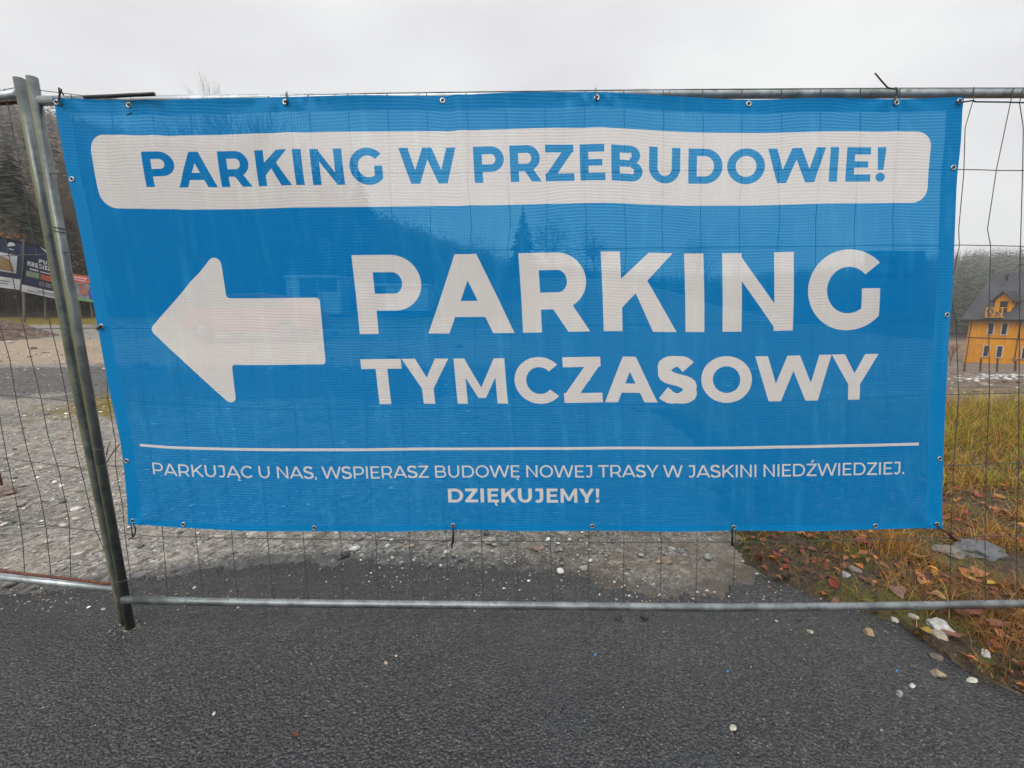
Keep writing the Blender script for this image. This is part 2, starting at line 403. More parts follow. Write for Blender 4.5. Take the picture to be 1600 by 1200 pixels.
# ------------------------------------------------------------------ terrain
def prof(y, pts):
    return np.interp(y, [p[0] for p in pts], [p[1] for p in pts])
RU = [-3, -2, -1.14, -.94, -.79, -.51, -.3, -.14, 0, .3, .5, .8, 1.0, 1.14, 2, 3]
RT = [.55, .56, .503, .43, .386, .336, .229, .168, .125, .098, .10, .125, .150, .157, .24, .26]
def wright(x, y): return sm(.15, .95, x / np.maximum(y, 2.0))
def rid_y(wr): return 185 + wr * 110
def terrain(x, y):
    x = np.asarray(x, dtype=float); y = np.asarray(y, dtype=float)
    u = np.clip(x / np.maximum(y, 2.0), -3, 3); wr = sm(.15, .95, u)
    zl = prof(y, [(-60, 0), (4, 0), (10, .15), (15, .42), (20, .73), (22, 1.0), (24.5, 1.5), (30, 2.4), (45, 5)])
    zr = prof(y, [(-60, 0), (5.7, 0), (7, -.2), (12, -.7), (20, -1.55), (32, -2.5), (50, -4.0), (60, -4.4), (90, -3)])
    near = zl * (1 - wr) + zr * wr
    yr = rid_y(wr); H = np.interp(u, RU, RT) * yr + CH - 13
    y0 = 45 + 40 * wr
    base = 5 * (1 - wr) - 3 * wr
    t = np.clip((y - y0) / (yr - y0), 0, 1)
    hill = base + (H - base) * (t * .55 + .45 * t * t * (3 - 2 * t))
    z = np.where(y > y0, hill, near)
    z = np.where(y > yr, H - (y - yr) * .02, z)
    return z
def tz(x, y): return float(terrain(x, y))
# asphalt outline (far edge as a function of x)
EDGE_PX = [(-1400, 800), (-500, 880), (-200, 915), (0, 928), (120, 918), (200, 907), (350, 884), (500, 876), (700, 884), (850, 893), (950, 915), (1040, 930), (1120, 922), (1155, 905), (1225, 905), (1265, 925), (1330, 948), (1395, 968), (1440, 1000), (1490, 1034), (1560, 1064), (1620, 1084), (1760, 1130), (1900, 1190)]
EW = [ground_at(*p) for p in EDGE_PX]
EW = [(-30, EW[0][1])] + EW + [(4.2, .55), (30, -2)]
EX = np.array([p[0] for p in EW]); EY = np.array([p[1] for p in EW])
for i in range(1, len(EX)):
    if EX[i] <= EX[i - 1]: EX[i] = EX[i - 1] + .002
def edge(x): return np.interp(x, EX, EY)
VERGE_PX = [(1100, 700), (1120, 790), (1140, 830), (1165, 880), (1205, 900)]
VW = [ground_at(*p) for p in VERGE_PX]
def verge_d(x, y):
    """signed distance-like measure, > 0 inside the verge"""
    lx = np.interp(y, [p[1] for p in reversed(VW)], [p[0] for p in reversed(VW)])
    d1 = y - edge(x) + .05; d2 = x - lx + .02; d3 = 5.9 + (x - 5) * .05 - y
    return np.minimum(np.minimum(d1, d2), d3)
def fbm(x, y, s, o=3):
    return noise.fractal(Vector((x * s, y * s, 3.1)), 1.0, 2.0, o)

def axis(lo, hi, c, a, n):
    t0 = math.asinh((lo - c) / a); t1 = math.asinh((hi - c) / a)
    return c + a * np.sinh(np.linspace(t0, t1, n))
gx = axis(-460, 460, .2, 2.2, 380); gy = axis(-60, 420, 3.5, 2.6, 330)
X, Y = np.meshgrid(gx, gy); Z = terrain(X, Y)
nzv = np.array([fbm(a, b, .9, 3) for a, b in zip(X.ravel(), Y.ravel())]).reshape(X.shape)
Z = Z + nzv * np.clip((Y - 2.3) * .02, 0, .05) - .0 * X
Z = Z - .012 * (Y < edge(X) + .05)
nyy, nxx = X.shape
idx = np.arange(nyy * nxx).reshape(nyy, nxx)
Q = np.stack([idx[:-1, :-1], idx[:-1, 1:], idx[1:, 1:], idx[1:, :-1]], -1).reshape(-1, 4)
# masks: R grass/moss, G sand, B dark wet fines
U = X / np.maximum(Y, 2)
left = 1 - sm(-.1, .3, U)
grass = sm(20.3, 21.2, Y) * left + .9 * sm(.2, .5, U) * sm(75, 90, Y)
mossl = np.exp(-(((X + 5.2) / 1.3) ** 2 + ((Y - 6.2) / 1.6) ** 2)) * .9
moss2 = np.exp(-(((X + 6.6) / .8) ** 2 + ((Y - 9.5) / 1.0) ** 2)) * 1.0
sand = (sm(9.3, 11.2, Y + nzv * .6) * (1 - sm(14.5, 16.5, Y))) * left + .35 * sm(16, 18, Y) * (1 - sm(19.5, 20.5, Y)) * left
wetd = .95 * np.exp(-np.clip(Y - edge(X), 0, None) / .16) * (Y > edge(X) - .3) * (Y < 4)
dark = wetd + sm(5.6, 7.0, Y + nzv) * (1 - sm(9.0, 10.5, Y + nzv * .6)) * left
brown = sm(.2, .6, U) * sm(5.2, 6.5, Y)
mk = np.stack([np.clip(grass + mossl + moss2, 0, 1), np.clip(sand, 0, 1), np.clip(dark, 0, 1)], -1).reshape(-1, 3)
t = NT('gravel_ground')
a = t.n('SeparateColor', i0=t.attr()); gm, sdm, dk = a.outputs[0], a.outputs[1], a.outputs[2]
geo = t.n('NewGeometry').outputs['Position']; px_ = t.n('SeparateXYZ', i0=geo)
v1 = t.n('TexVoronoi', Scale=26.0, Vector=t.obj()); v2 = t.n('TexVoronoi', Scale=75.0, Vector=t.obj()); v3 = t.n('TexVoronoi', Scale=7.0, Vector=t.scaled((1, 1.6, 1)))
n1 = t.noise(.7, 5, .65); n2 = t.noise(6, 5, .7)
c1 = t.ramp(v2.outputs['Color'], [(.0, (.05, .047, .042)), (.4, (.16, .148, .13)), (.75, (.28, .26, .235)), (1, (.55, .52, .48))])
c2 = t.ramp(v1.outputs['Color'], [(.0, (.07, .063, .056)), (.45, (.20, .18, .155)), (.8, (.34, .31, .27)), (1, (.62, .59, .54))])
c = t.mix(t.step(n2, .42, .6), c1, c2)
c = t.mix(t.math('MULTIPLY', t.step(n1, .5, .68), .5), c, (.055, .054, .052, 1))
c = t.mix(t.math('MULTIPLY', t.step(t.noise(1.7, 4, .6), .52, .7), .45), c, (.33, .29, .235, 1))
sandc = t.mix(t.noise(3, 6, .7, t.scaled((.35, 2.2, 1))), (.10, .08, .06, 1), (.50, .39, .28, 1))
c = t.mix(t.math('MULTIPLY', t.step(t.math('ADD', sdm, t.math('MULTIPLY', t.math('SUBTRACT', t.noise(2.2, 6, .75, t.scaled((.3, 1.6, 1))), .5), 2.2)), .35, .8), .85), c, sandc)
c = t.mix(t.math('MULTIPLY', t.step(t.math('ADD', dk, t.math('SUBTRACT', n2, .5)), .35, .7), .82), c, t.mix(v1.outputs['Color'], (.035, .035, .037, 1), (.12, .12, .12, 1)))
c = t.mix(t.math('MULTIPLY', t.math('MULTIPLY', t.step(px_.outputs[0], -.3, .5), t.step(n2, .3, .6)), .55), c, (.135, .10, .068, 1))
# bare soil on the right, beyond the verge
brn = t.math('MULTIPLY', t.step(t.math('DIVIDE', px_.outputs[0], t.math('MAXIMUM', px_.outputs[1], 2.0)), .25, .6), t.step(px_.outputs[1], 4.5, 6.2))
soilc = t.ramp(t.noise(1.3, 7, .75, t.scaled((.25, 1.2, 1))), [(.3, (.05, .038, .03)), (.45, (.12, .085, .062)), (.6, (.21, .165, .13)), (.75, (.30, .25, .21))])
c = t.mix(t.math('MULTIPLY', brn, .85), c, soilc)
grc = t.mix(t.noise(2.5, 5, .7), (.045, .05, .012, 1), (.24, .17, .035, 1))
grc = t.mix(t.math('ADD', t.step(px_.outputs[1], 26.0, 34.0), t.math('MULTIPLY', t.step(px_.outputs[1], 22.2, 23.2), t.step(px_.outputs[0], 2.0, -2.0)), 0, True), grc, (.022, .02, .012, 1))
c = t.mix(t.step(t.math('ADD', gm, t.math('MULTIPLY', t.math('SUBTRACT', n2, .5), 1.5)), .45, .8), c, grc)
hgt = t.math('ADD', t.math('MULTIPLY', v1.outputs['Distance'], 1.0), t.math('MULTIPLY', v2.outputs['Distance'], .5))
nm = t.bump(t.math('ADD', hgt, t.math('MULTIPLY', n2, 1.5)), .016, .9)
M_GROUND = t.done(t.bsdf(c, t.math('SUBTRACT', .85, t.math('MULTIPLY', t.step(n1, .5, .7), .3)), 0, nm, .12))
tag(mesh('ground', np.stack([X, Y, Z], -1).reshape(-1, 3), Q, M_GROUND, smooth=True, col=mk), 'gravelly open ground of the parking lot running back to the wooded hills', None, None, 'structure')

# asphalt sheet
ax = np.concatenate([np.linspace(-30, -4.1, 60), np.linspace(-4, 3.2, 900), np.linspace(3.3, 30, 60)])
ev_ = np.array([edge(x) + .05 * fbm(x, 0, 1.7, 2) + .07 * fbm(x, 5, 7, 4) + .03 * fbm(x, 9, 40, 3) for x in ax])
rows = [None] * 6; V = []
for k in range(7):
    for x, e in zip(ax, ev_):
        f = [1, .93, .8, .5, .0, 0, 0][k]
        y = e if k == 0 else (e - .015 if k == 1 else e - (e + 0) * (1 - f) if k < 4 else [0, -6, -40][k - 4] if False else (e - 1.2 if k == 4 else e - 6 if k == 5 else -40))
        V.append((x, y, .004 if k else -.006))
n_ = len(ax); Fq = [(k * n_ + i, k * n_ + i + 1, (k + 1) * n_ + i + 1, (k + 1) * n_ + i) for k in range(6) for i in range(n_ - 1)]
Fq = [f[::-1] for f in Fq]
# re-order rows so that y decreases monotonically
V2 = []
for k, off in enumerate([0, .015, .15, .5, 1.2, 6, 40]):
    for x, e in zip(ax, ev_): V2.append((x, e - off, .004 if k else -.008))
t = NT('wet_asphalt')
vv = t.n('TexVoronoi', Scale=170.0, Vector=t.obj()); va = t.n('TexVoronoi', Scale=95.0, Vector=t.obj())
n1 = t.noise(1.1, 5, .6); n2 = t.noise(38, 5, .7); n3 = t.noise(5, 5, .65)
c = t.ramp(vv.outputs['Color'], [(0, (.008, .008, .009)), (.3, (.022, .022, .023)), (.6, (.042, .042, .042)), (.82, (.066, .065, .062)), (.95, (.13, .127, .12)), (1, (.24, .235, .22))])
c = t.mix(t.math('MULTIPLY', t.step(n1, .42, .62), .45), c, (.022, .023, .025, 1))
c = t.mix(t.math('MULTIPLY', t.step(n3, .58, .75), .35), c, (.075, .07, .062, 1))
wet = t.step(t.math('ADD', t.math('MULTIPLY', n3, .35), t.math('MULTIPLY', n1, .65)), .43, .60)
# damp pool round the post foot
ps = t.n('SeparateXYZ', i0=t.n('NewGeometry').outputs['Position'])
fx, fy, _ = at(205, 985, D)
dd = t.math('SQRT', t.math('ADD', t.math('POWER', t.math('MULTIPLY', t.math('SUBTRACT', ps.outputs[0], fx), 5.0), 2.0), t.math('POWER', t.math('SUBTRACT', ps.outputs[1], fy - .22), 2.0)))
pool = t.step(t.math('ADD', dd, t.math('MULTIPLY', t.math('SUBTRACT', n3, .5), .5)), .34, .10)
ro = t.math('SUBTRACT', .47, t.math('MULTIPLY', wet, .23)); ro = t.mix(pool, ro, (.2, .2, .2, 1))
hh = t.math('ADD', t.math('MULTIPLY', va.outputs['Distance'], -1.0), t.math('ADD', t.math('MULTIPLY', vv.outputs['Distance'], -.6), t.math('MULTIPLY', n2, .7)))
nm = t.bump(hh, .0085, t.math('SUBTRACT', 1.0, t.math('ADD', t.math('MULTIPLY', wet, .38), t.math('MULTIPLY', pool, .35)), 0, True))
M_ASPH = t.done(t.bsdf(c, ro, 0, nm, .5))
tag(mesh('asphalt_road', V2, Fq, M_ASPH, smooth=True), 'wet dark asphalt in front of and under the fence', None, None, 'structure')

# verge soil
vx = np.concatenate([np.linspace(.6, 3.2, 300), np.linspace(3.25, 9, 60)]); vy = np.concatenate([np.linspace(.5, 2.9, 260), np.linspace(2.93, 6.4, 90)])
X, Y = np.meshgrid(vx, vy); dv = verge_d(X, Y)
nv = np.array([fbm(a, b, 4.5, 4) for a, b in zip(X.ravel(), Y.ravel())]).reshape(X.shape)
nf = np.array([fbm(a, b, 30, 3) for a, b in zip(X.ravel(), Y.ravel())]).reshape(X.shape)
def verge_h(d, nvv, nff): return -.02 + .052 * sm(-.05, .12, d + .09 * nvv) + (.018 * nvv + .006 * nff) * sm(0, .2, d)
Z = verge_h(dv, nv, nf) + terrain(X, Y)
keep = dv > -.22
nyy, nxx = X.shape; idx = np.arange(nyy * nxx).reshape(nyy, nxx)
Q = np.stack([idx[:-1, :-1], idx[:-1, 1:], idx[1:, 1:], idx[1:, :-1]], -1).reshape(-1, 4)
kf = keep.ravel()[Q].all(1)
t = NT('verge_soil'); n1 = t.noise(3.2, 6, .7); n2 = t.noise(26, 6, .75); v = t.n('TexVoronoi', Scale=55.0, Vector=t.obj())
c = t.ramp(n2, [(.3, (.018, .013, .009)), (.5, (.055, .038, .024)), (.65, (.11, .078, .045)), (.8, (.17, .13, .08))])
c = t.mix(t.math('MULTIPLY', t.step(v.outputs['Distance'], .3, .1), .35), c, t.mix(v.outputs['Color'], (.05, .045, .04, 1), (.26, .23, .19, 1)))
mo = t.math('MULTIPLY', t.step(n1, .5, .62), t.step(n2, .35, .55))
c = t.mix(t.math('MULTIPLY', mo, .9), c, t.mix(n2, (.03, .035, .006, 1), (.15, .14, .02, 1)))
nm = t.bump(t.math('ADD', n2, t.math('MULTIPLY', v.outputs['Distance'], .5)), .018, 1.0)
M_SOIL = t.done(t.bsdf(c, .8, 0, nm, .3))
tag(mesh('soil_verge', np.stack([X, Y, Z], -1).reshape(-1, 3), Q[kf], M_SOIL, smooth=True), 'mossy soil verge along the asphalt edge on the right', None, None, 'structure')
def surf_z(x, y):
    z = tz(x, y)
    if x > .6 and verge_d(x, y) > -.05:
        return z + float(verge_h(verge_d(x, y), fbm(x, y, 4.5, 4), fbm(x, y, 30, 3)))
    return max(z, .004) if y < float(edge(x)) else z

# ------------------------------------------------------------------ the banner
TOP = [(88, 156), (204, 158), (340, 157), (448, 153), (690, 151), (930, 145), (1000, 150), (1060, 154), (1168, 157), (1300, 156), (1395, 156), (1501, 154)]
BOT = [(205, 817), (290, 824), (490, 829), (710, 827), (925, 828), (1145, 828), (1365, 826), (1467, 823)]
LEF = [(205, 817), (191, 696), (171, 600), (152, 498), (122, 340), (107, 271), (88, 156)]
RIG = [(1467, 823), (1475, 650), (1481, 525), (1486, 462), (1491, 350), (1494, 280), (1499, 220), (1501, 154)]
class Crv:
    def __init__(s, pts):
        s.w = [(at(x, y, D)[0], at(x, y, D)[2]) for x, y in pts]; L = [0]
        for a, b in zip(s.w, s.w[1:]): L.append(L[-1] + math.dist(a, b))
        s.T = [l / L[-1] for l in L]
        n = len(s.w); s.m = []
        for k in range(n):
            a, b = max(k - 1, 0), min(k + 1, n - 1)
            s.m.append([(s.w[b][j] - s.w[a][j]) / (s.T[b] - s.T[a]) for j in (0, 1)])
    def __call__(s, t):
        i = 0
        while i < len(s.T) - 2 and s.T[i + 1] < t: i += 1
        h = s.T[i + 1] - s.T[i]; q = (t - s.T[i]) / h
        a, b, c, d = 2 * q**3 - 3 * q * q + 1, q**3 - 2 * q * q + q, -2 * q**3 + 3 * q * q, q**3 - q * q
        return [a * s.w[i][j] + b * h * s.m[i][j] + c * s.w[i + 1][j] + d * h * s.m[i + 1][j] for j in (0, 1)]
CT, CB, CL, CR = map(Crv, (TOP, BOT, LEF, RIG))
EYES = [(.014, 1.49), (.242, 1.487), (.763, 1.483), (1.281, 1.486), (1.79, 1.481), (2.294, 1.488), (2.78, 1.49), (2.986, 1.487),
        (.013, 1.248), (.013, .75), (.006, .25), (.007, .010), (.197, .013), (.681, .013), (1.196, .018), (1.712, .018), (2.235, .012), (2.76, .013), (2.985, .011), (2.987, .26), (2.987, .775), (2.983, 1.271)]
G = lambda x, m, s: math.exp(-((x - m) / s) ** 2)
def depth(x, y):
    e = min(x, 3 - x, y, 1.5 - y); k = min(1, max(0, e) / .25 + .25)
    d = -.010 * k * (noise.noise(Vector((x * 1.1, y * 1.6, 7))) + .25)
    d += -.0035 * k * noise.noise(Vector((x * 5, y * 2.0, 2)))
    d += -.006 * G(x, 1.33 + .05 * (1.5 - y), .022) * sm(.5, 1.4, y) + .004 * G(x, 1.29 + .05 * (1.5 - y), .02) * sm(.5, 1.4, y)
    d += -.005 * G(x, .30 + .08 * (1.5 - y), .02) * sm(.3, 1.3, y) + .004 * G(x, .36 + .05 * (1.5 - y), .018) * sm(.4, 1.3, y)
    d += -.004 * G(x, .21 + .03 * (1.5 - y), .015) * sm(.3, 1.2, y)
    # slack scallops along the top and bottom between the ties
    d += -.012 * math.exp(-(1.5 - y) / .06) * (.5 + .5 * math.cos(2 * math.pi * (x - .5) / .51)) * .7
    d += -.008 * math.exp(-y / .07) * (.5 + .5 * math.cos(2 * math.pi * (x - .45) / .52))
    for ex, ey in ((.763, 1.483), (1.79, 1.481), (2.78, 1.49), (.014, 1.49)):   # tension folds at the tied eyelets
        dx, dy = x - ex, ey - y
        if dy > -.01:
            r = math.hypot(dx, dy) + .03; an = math.atan2(dx, dy + .03)
            d += -.0035 * math.exp(-r / .22) * math.cos(an * 7)
    for ex, ey in ((.0, 0), (3, 0)):
        r = math.hypot(x - ex, y - ey) + .03; an = math.atan2(x - ex, y + .03)
        d += -.004 * math.exp(-r / .2) * math.cos(an * 8)
    return d
def ban(x, y, off=0.0):
    u, v = x / 3, y / 1.5
    # the print rises slightly to the right
    v += .0125 * float(sm(1.4, 2.85, x)) * 4 * max(0, v) * max(0, 1 - v) ** .8 * .95 if 0 < v < 1 else 0
    t, b, l, r = CT(u), CB(u), CL(v), CR(v)
    c00, c10, c01, c11 = CB.w[0], CB.w[-1], CT.w[0], CT.w[-1]
    p = [(1 - v) * b[j] + v * t[j] + (1 - u) * l[j] + u * r[j] - ((1 - u) * (1 - v) * c00[j] + u * (1 - v) * c10[j] + (1 - u) * v * c01[j] + u * v * c11[j]) for j in (0, 1)]
    return (p[0], D - .004 + 1.05 * depth(x, y) - off, p[1])
W1 = .245
regs = [('cloth', [rect(0, 0, 3, 1.5)]),
        ('panel', [rounded([(.094, 1.158), (2.902, 1.158), (2.902, 1.392), (.094, 1.392)], .052, 8)]),
        ('row1', text_polys('PARKING W PRZEBUDOWIE!', .262, 2.752, 1.229, 1.341, W1)),
        ('row2', text_polys('PARKING', .922, 2.752, .733, 1.001, .25, 72)),
        ('row3', text_polys('TYMCZASOWY', .914, 2.752, .483, .645, .25, 56)),
        ('arrow', [rounded([(.178, .748), (.466, 1.03), (.466, .862), (.79, .860), (.79, .628), (.452, .628), (.432, .462)][:3] + [(.793, .860), (.789, .628), (.452, .628), (.446, .462)], [.02, .022, .012, .014, .014, .012, .02], 5)]),
        ('line', [rect(.069, .3105, 2.911, .3205)]),
        ('row4', text_polys('PARKUJĄC U NAS, WSPIERASZ BUDOWĘ NOWEJ TRASY W JASKINI NIEDŹWIEDZIEJ.', .104, 2.862, .206, .252, .145, 26)),
        ('row5', text_polys('DZIĘKUJEMY!', 1.183, 1.740, .109, .163, .225, 30)),
        ('hem', [rect(0, 1.455, 3, 1.5), rect(0, 0, .045, 1.455), rect(2.945, 0, 3, 1.455), rect(.045, 0, 2.945, .022)])]
ex = [(x + random.uniform(-.003, .003), y + random.uniform(-.003, .003)) for x in np.linspace(.012, 2.988, 150) for y in np.linspace(.011, 1.489, 76)]
ex += [(x, y) for x in np.linspace(0, 3, 151) for y in (0, 1.5)] + [(x, y) for y in np.linspace(0, 1.5, 76) for x in (0, 3)]
V2d, tris = cdt(regs, ex, False, .021)
V3d = [ban(*v) for v in V2d]
N3 = []
for x, y in V2d:
    e = .004; a = Vector(ban(x + e, y)) - Vector(ban(x - e, y)); b = Vector(ban(x, y + e)) - Vector(ban(x, y - e))
    N3.append(a.cross(b).normalized())
root = empty('banner', at(800, 828, D), 'large blue mesh banner with white lettering and left arrow tied to the wire fence', 'banner')
def ban_part(name, key, mat, label=None):
    fs = tris[key]; used = sorted({i for f in fs for i in f}); mp_ = {o: n for n, o in enumerate(used)}
    o = mesh(name, [V3d[i] for i in used], [tuple(mp_[i] for i in f) for f in fs], mat, root)
    me = o.data
    uvl = me.uv_layers.new(name='UVMap')
    for lp in me.loops: uvl.data[lp.index].uv = V2d[used[lp.vertex_index]]
    for p in me.polygons: p.use_smooth = True
    me.normals_split_custom_set_from_vertices([N3[i] if N3[i].y < 0 else -N3[i] for i in used])
    if label: o['label'] = label
    return o
# faces must face the camera (towards -y)
for k in tris:
    fx_ = []
    for f in tris[k]:
        a, b, c = (Vector(V3d[i]) for i in f)
        fx_.append(f if (b - a).cross(c - a).y < 0 else f[::-1])
    tris[k] = fx_
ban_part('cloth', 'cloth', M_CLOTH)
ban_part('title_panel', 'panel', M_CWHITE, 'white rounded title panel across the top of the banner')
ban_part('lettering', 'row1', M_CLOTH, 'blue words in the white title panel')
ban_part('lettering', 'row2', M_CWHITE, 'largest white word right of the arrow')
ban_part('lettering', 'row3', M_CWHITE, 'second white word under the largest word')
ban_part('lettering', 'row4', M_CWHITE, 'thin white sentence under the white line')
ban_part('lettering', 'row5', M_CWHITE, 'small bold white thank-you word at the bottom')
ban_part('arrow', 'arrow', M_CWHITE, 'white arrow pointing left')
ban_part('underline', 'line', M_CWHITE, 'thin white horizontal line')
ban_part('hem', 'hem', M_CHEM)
def torus(mb, c, nrm, r, rr, n=20, m=6):
    nrm = Vector(nrm).normalized(); a = nrm.cross(Vector((0, 0, 1))).normalized(); b = nrm.cross(a); V = []; Fc = []
    for i in range(n):
        t = 2 * math.pi * i / n; d = a * math.cos(t) + b * math.sin(t)
        for j in range(m):
            s = 2 * math.pi * j / m; V.append(Vector(c) + d * (r + rr * math.cos(s)) + nrm * rr * .6 * math.sin(s))
    for i in range(n):
        for j in range(m): Fc.append((i * m + j, ((i + 1) % n) * m + j, ((i + 1) % n) * m + (j + 1) % m, i * m + (j + 1) % m))
    return mb.add(V, Fc)
for i, (x, y) in enumerate(EYES):
    x = min(max(x, .014), 2.986); y = min(max(y, .014), 1.486)
    p = Vector(ban(x, y)); e = .004
    nn = (Vector(ban(x + e, y)) - Vector(ban(x - e, y))).cross(Vector(ban(x, y + e)) - Vector(ban(x, y - e))).normalized()
    if nn.y > 0: nn = -nn
    b = MB(); torus(b, p + nn * .0015, nn, .0068, .0024); o = b.build('eyelet', M_EYE, root, True)
    # the opening in the ring
    a = nn.cross(Vector((0, 0, 1))).normalized(); bb = nn.cross(a); q = p + nn * .0022
    V = [q + (a * math.cos(2 * math.pi * k / 12) + bb * math.sin(2 * math.pi * k / 12)) * .0054 for k in range(12)]
    mesh('opening', V, [tuple(range(12))], M_HOLE, o, world=True).matrix_parent_inverse = o.matrix_parent_inverse.copy() if False else Matrix()
# fix the openings' inverse (their parent is itself a child placed in world coordinates)
bpy.context.view_layer.update()
for o in [o for o in C.objects if o.name.startswith('opening')]:
    o.matrix_parent_inverse = o.parent.matrix_world.inverted()

# ------------------------------------------------------------------ fence panels
YW = D + .012
def wpts(pts, Y): return [at(x, y, Y) for x, y in pts]
HZ = [1.748, 1.507, 1.252, .985, .745, .520]
hy_px = [[(60, 271), (300, 268), (620, 270), (900, 269), (1200, 265), (1487, 265), (1700, 268)],
         [(85, 394), (300, 392), (700, 392), (1000, 388), (1270, 385), (1490, 383), (1700, 386)],
         [(100, 512), (160, 513), (400, 513), (800, 510), (1200, 505), (1478, 500), (1545, 500), (1700, 498)],
         [(130, 620), (400, 640), (800, 637), (1000, 632), (1300, 624), (1480, 616), (1700, 612)],
         [(150, 728), (190, 729), (500, 745), (900, 747), (1200, 743), (1340, 738), (1466, 728), (1540, 725), (1700, 724)],
         [(185, 832), (230, 838), (400, 841), (700, 845), (1000, 847), (1200, 847), (1400, 842), (1600, 836), (1720, 834)]]
def hy(i, x): return float(np.interp(x, [p[0] for p in hy_px[i]], [p[1] for p in hy_px[i]]))
main = empty('fence_panel', at(205, 988, D)[:2] + (0,), 'galvanised wire mesh fence panel carrying the blue banner', 'fence panel', 'temporary fence panels')
b = MB(); b.tube([at(50, 121, D + .022), at(127, 553, D + .022), at(204.5, 987, D + .022)], .0158, 20)
post = b.build('post', M_POST, main, True)
for py in (356, 362, 700, 905):
    x = 50 + .1785 * (py - 121); b = MB(); torus(b, at(x, py, D + .022), (.18, 0, 1), .0172, .0016, 16, 5); b.build('wire_clamp', M_WIRE, post).matrix_parent_inverse = Matrix()
b = MB(); b.tube(wpts([(60, 157.5), (200, 157.5), (450, 154.5), (900, 148.5), (1000, 147), (1300, 146), (1620, 145.3), (1760, 146)], D + .026), .0152, 14)
b.build('top_rail', M_RAIL, main, True)
b = MB(); b.tube(wpts([(192, 937), (300, 939.5), (500, 943), (700, 945), (900, 947), (1100, 949), (1300, 948), (1500, 945), (1620, 943), (1760, 941)], D + .01), .0152, 14)
b.build('bottom_rail', M_RAIL, main, True)
b.build('inner_frame_tube', M_RAIL, main, True)
b = MB(); b.tube(wpts([(1752, 135), (1690, 960)], D + .024), .0158, 14); b.build('post', M_POST, main, True)
b = MB()
for i in range(6):
    xs = [p[0] for p in hy_px[i]]; x0, x1 = xs[0], xs[-1]
    b.tube([at(x, hy(i, x) + random.uniform(-.7, .7), YW) for x in np.linspace(x0, x1, 50)], .0016, 5)
topw = [(62, 141), (200, 158), (290, 156), (450, 149), (600, 145.5), (900, 141.5), (1100, 139.5), (1400, 137.5), (1740, 137)]
b.tube([at(x, y, YW) for x, y in topw], .0012, 5)
special = {9: [(1522, 136), (1521, 155), (1508, 200), (1506, 270), (1498, 358), (1499, 385), (1487, 440), (1486, 465), (1494, 505), (1498, 618), (1490, 727), (1486, 838), (1484, 943)],
           10: [(1584, 137), (1580, 155), (1557, 265), (1543, 358), (1548, 385), (1545, 500), (1546, 615), (1541, 725), (1539, 836), (1540, 943)],
           11: [(1600, 137), (1593, 160), (1599, 200), (1598, 262), (1594, 400), (1592, 620), (1592, 730), (1588, 836), (1590, 943)]}
for k in range(-13, 15):
    if k in special: pts = special[k]
    else:
        xt, xb = 913 + 61.7 * k, 919 + (56.3 if k > 0 else 54.6) * k
        if k > 11: xt, xb = 1600 + 52 * (k - 11), 1590 + 48 * (k - 11)
        pts = [(xt, float(np.interp(xt, [p[0] for p in topw], [p[1] for p in topw])))]
        for i in range(6):
            for dy in (-40, 0):
                y = hy(i, xt) + dy; f = (y - 145) / 800
                pts.append((xt + (xb - xt) * f + random.uniform(-3.2, 3.2), y))
        pts.append((xb + random.uniform(-1, 1), 944))
    b.tube([at(x, y, YW - .002) for x, y in pts], .0013, 5)
b.build('wire_mesh', M_WIRE, main)

# left neighbour, angled back a little
xA, yA, sl = at(188, 900, 1.64)[0], 1.65, .16
def atl(px, py, dy=0):
    q = at(px, py, 1.0); u = q[0]; Yp = (yA + dy + sl * xA) / (1 + sl * u); return at(px, py, Yp)
leftp = empty('fence_panel', (atl(185, 925)[0], atl(185, 925)[1], 0), 'neighbouring fence panel running off to the left behind the paired posts', 'fence panel', 'temporary fence panels')
b = MB(); b.tube([at(30, 123, D + .05), at(73, 345, D + .05), at(119, 600, D + .05), at(185, 926, D + .05), at(197, 985, D + .05)], .0158, 20); b.build('post', M_POST, leftp, True)
b = MB(); b.tube([atl(30, 148), atl(0, 151), atl(-300, 190), atl(-900, 270)], .0152, 12); b.build('top_rail', M_RAIL, leftp, True)
b = MB(); b.tube([atl(28, 159, .03), atl(0, 161, .03), atl(-300, 199, .03)], .008, 10); b.build('brace_rod', M_RUST, leftp, True)
b = MB(); b.tube([atl(185, 920), atl(0, 901), atl(-300, 872), atl(-900, 815)], .0152, 12); b.build('bottom_rail', M_RAIL, leftp, True)
b = MB(); b.tube([atl(179, 898, -.01), atl(178, 908, -.01), atl(172, 912, -.01), atl(160, 911, -.01), atl(0, 892, -.01), atl(-300, 862, -.01)], .0062, 8); b.build('rusty_rod', M_RUST, leftp, True)
b = MB()
for pts in ([(8, 140), (20, 205), (33, 270), (45, 340), (58, 400), (70, 470), (80, 513), (92, 560), (105, 625), (118, 700), (133, 760), (148, 825), (172, 880), (181, 920)],
            [(-40, 150), (-22, 270), (2, 350), (14, 400), (30, 490), (38, 515), (50, 565), (64, 622), (75, 680), (92, 735), (108, 812), (111, 912)],
            [(-85, 155), (-60, 280), (-35, 400), (2, 517), (15, 560), (26, 628), (42, 700), (62, 770), (72, 825), (81, 910)],
            [(-120, 160), (-90, 280), (-60, 400), (-30, 520), (-12, 600), (0, 655), (11, 716), (30, 805), (36, 850), (39, 905)]):
    b.tube([atl(*p) for p in pts], .0014, 5)
for k in range(1, 9):
    b.tube([atl(-120 - 60 * k + f * 120 + random.uniform(-4, 4), 160 + 7 * k + f * (735 - 14 * k)) for f in np.linspace(0, 1, 8)], .0014, 5)
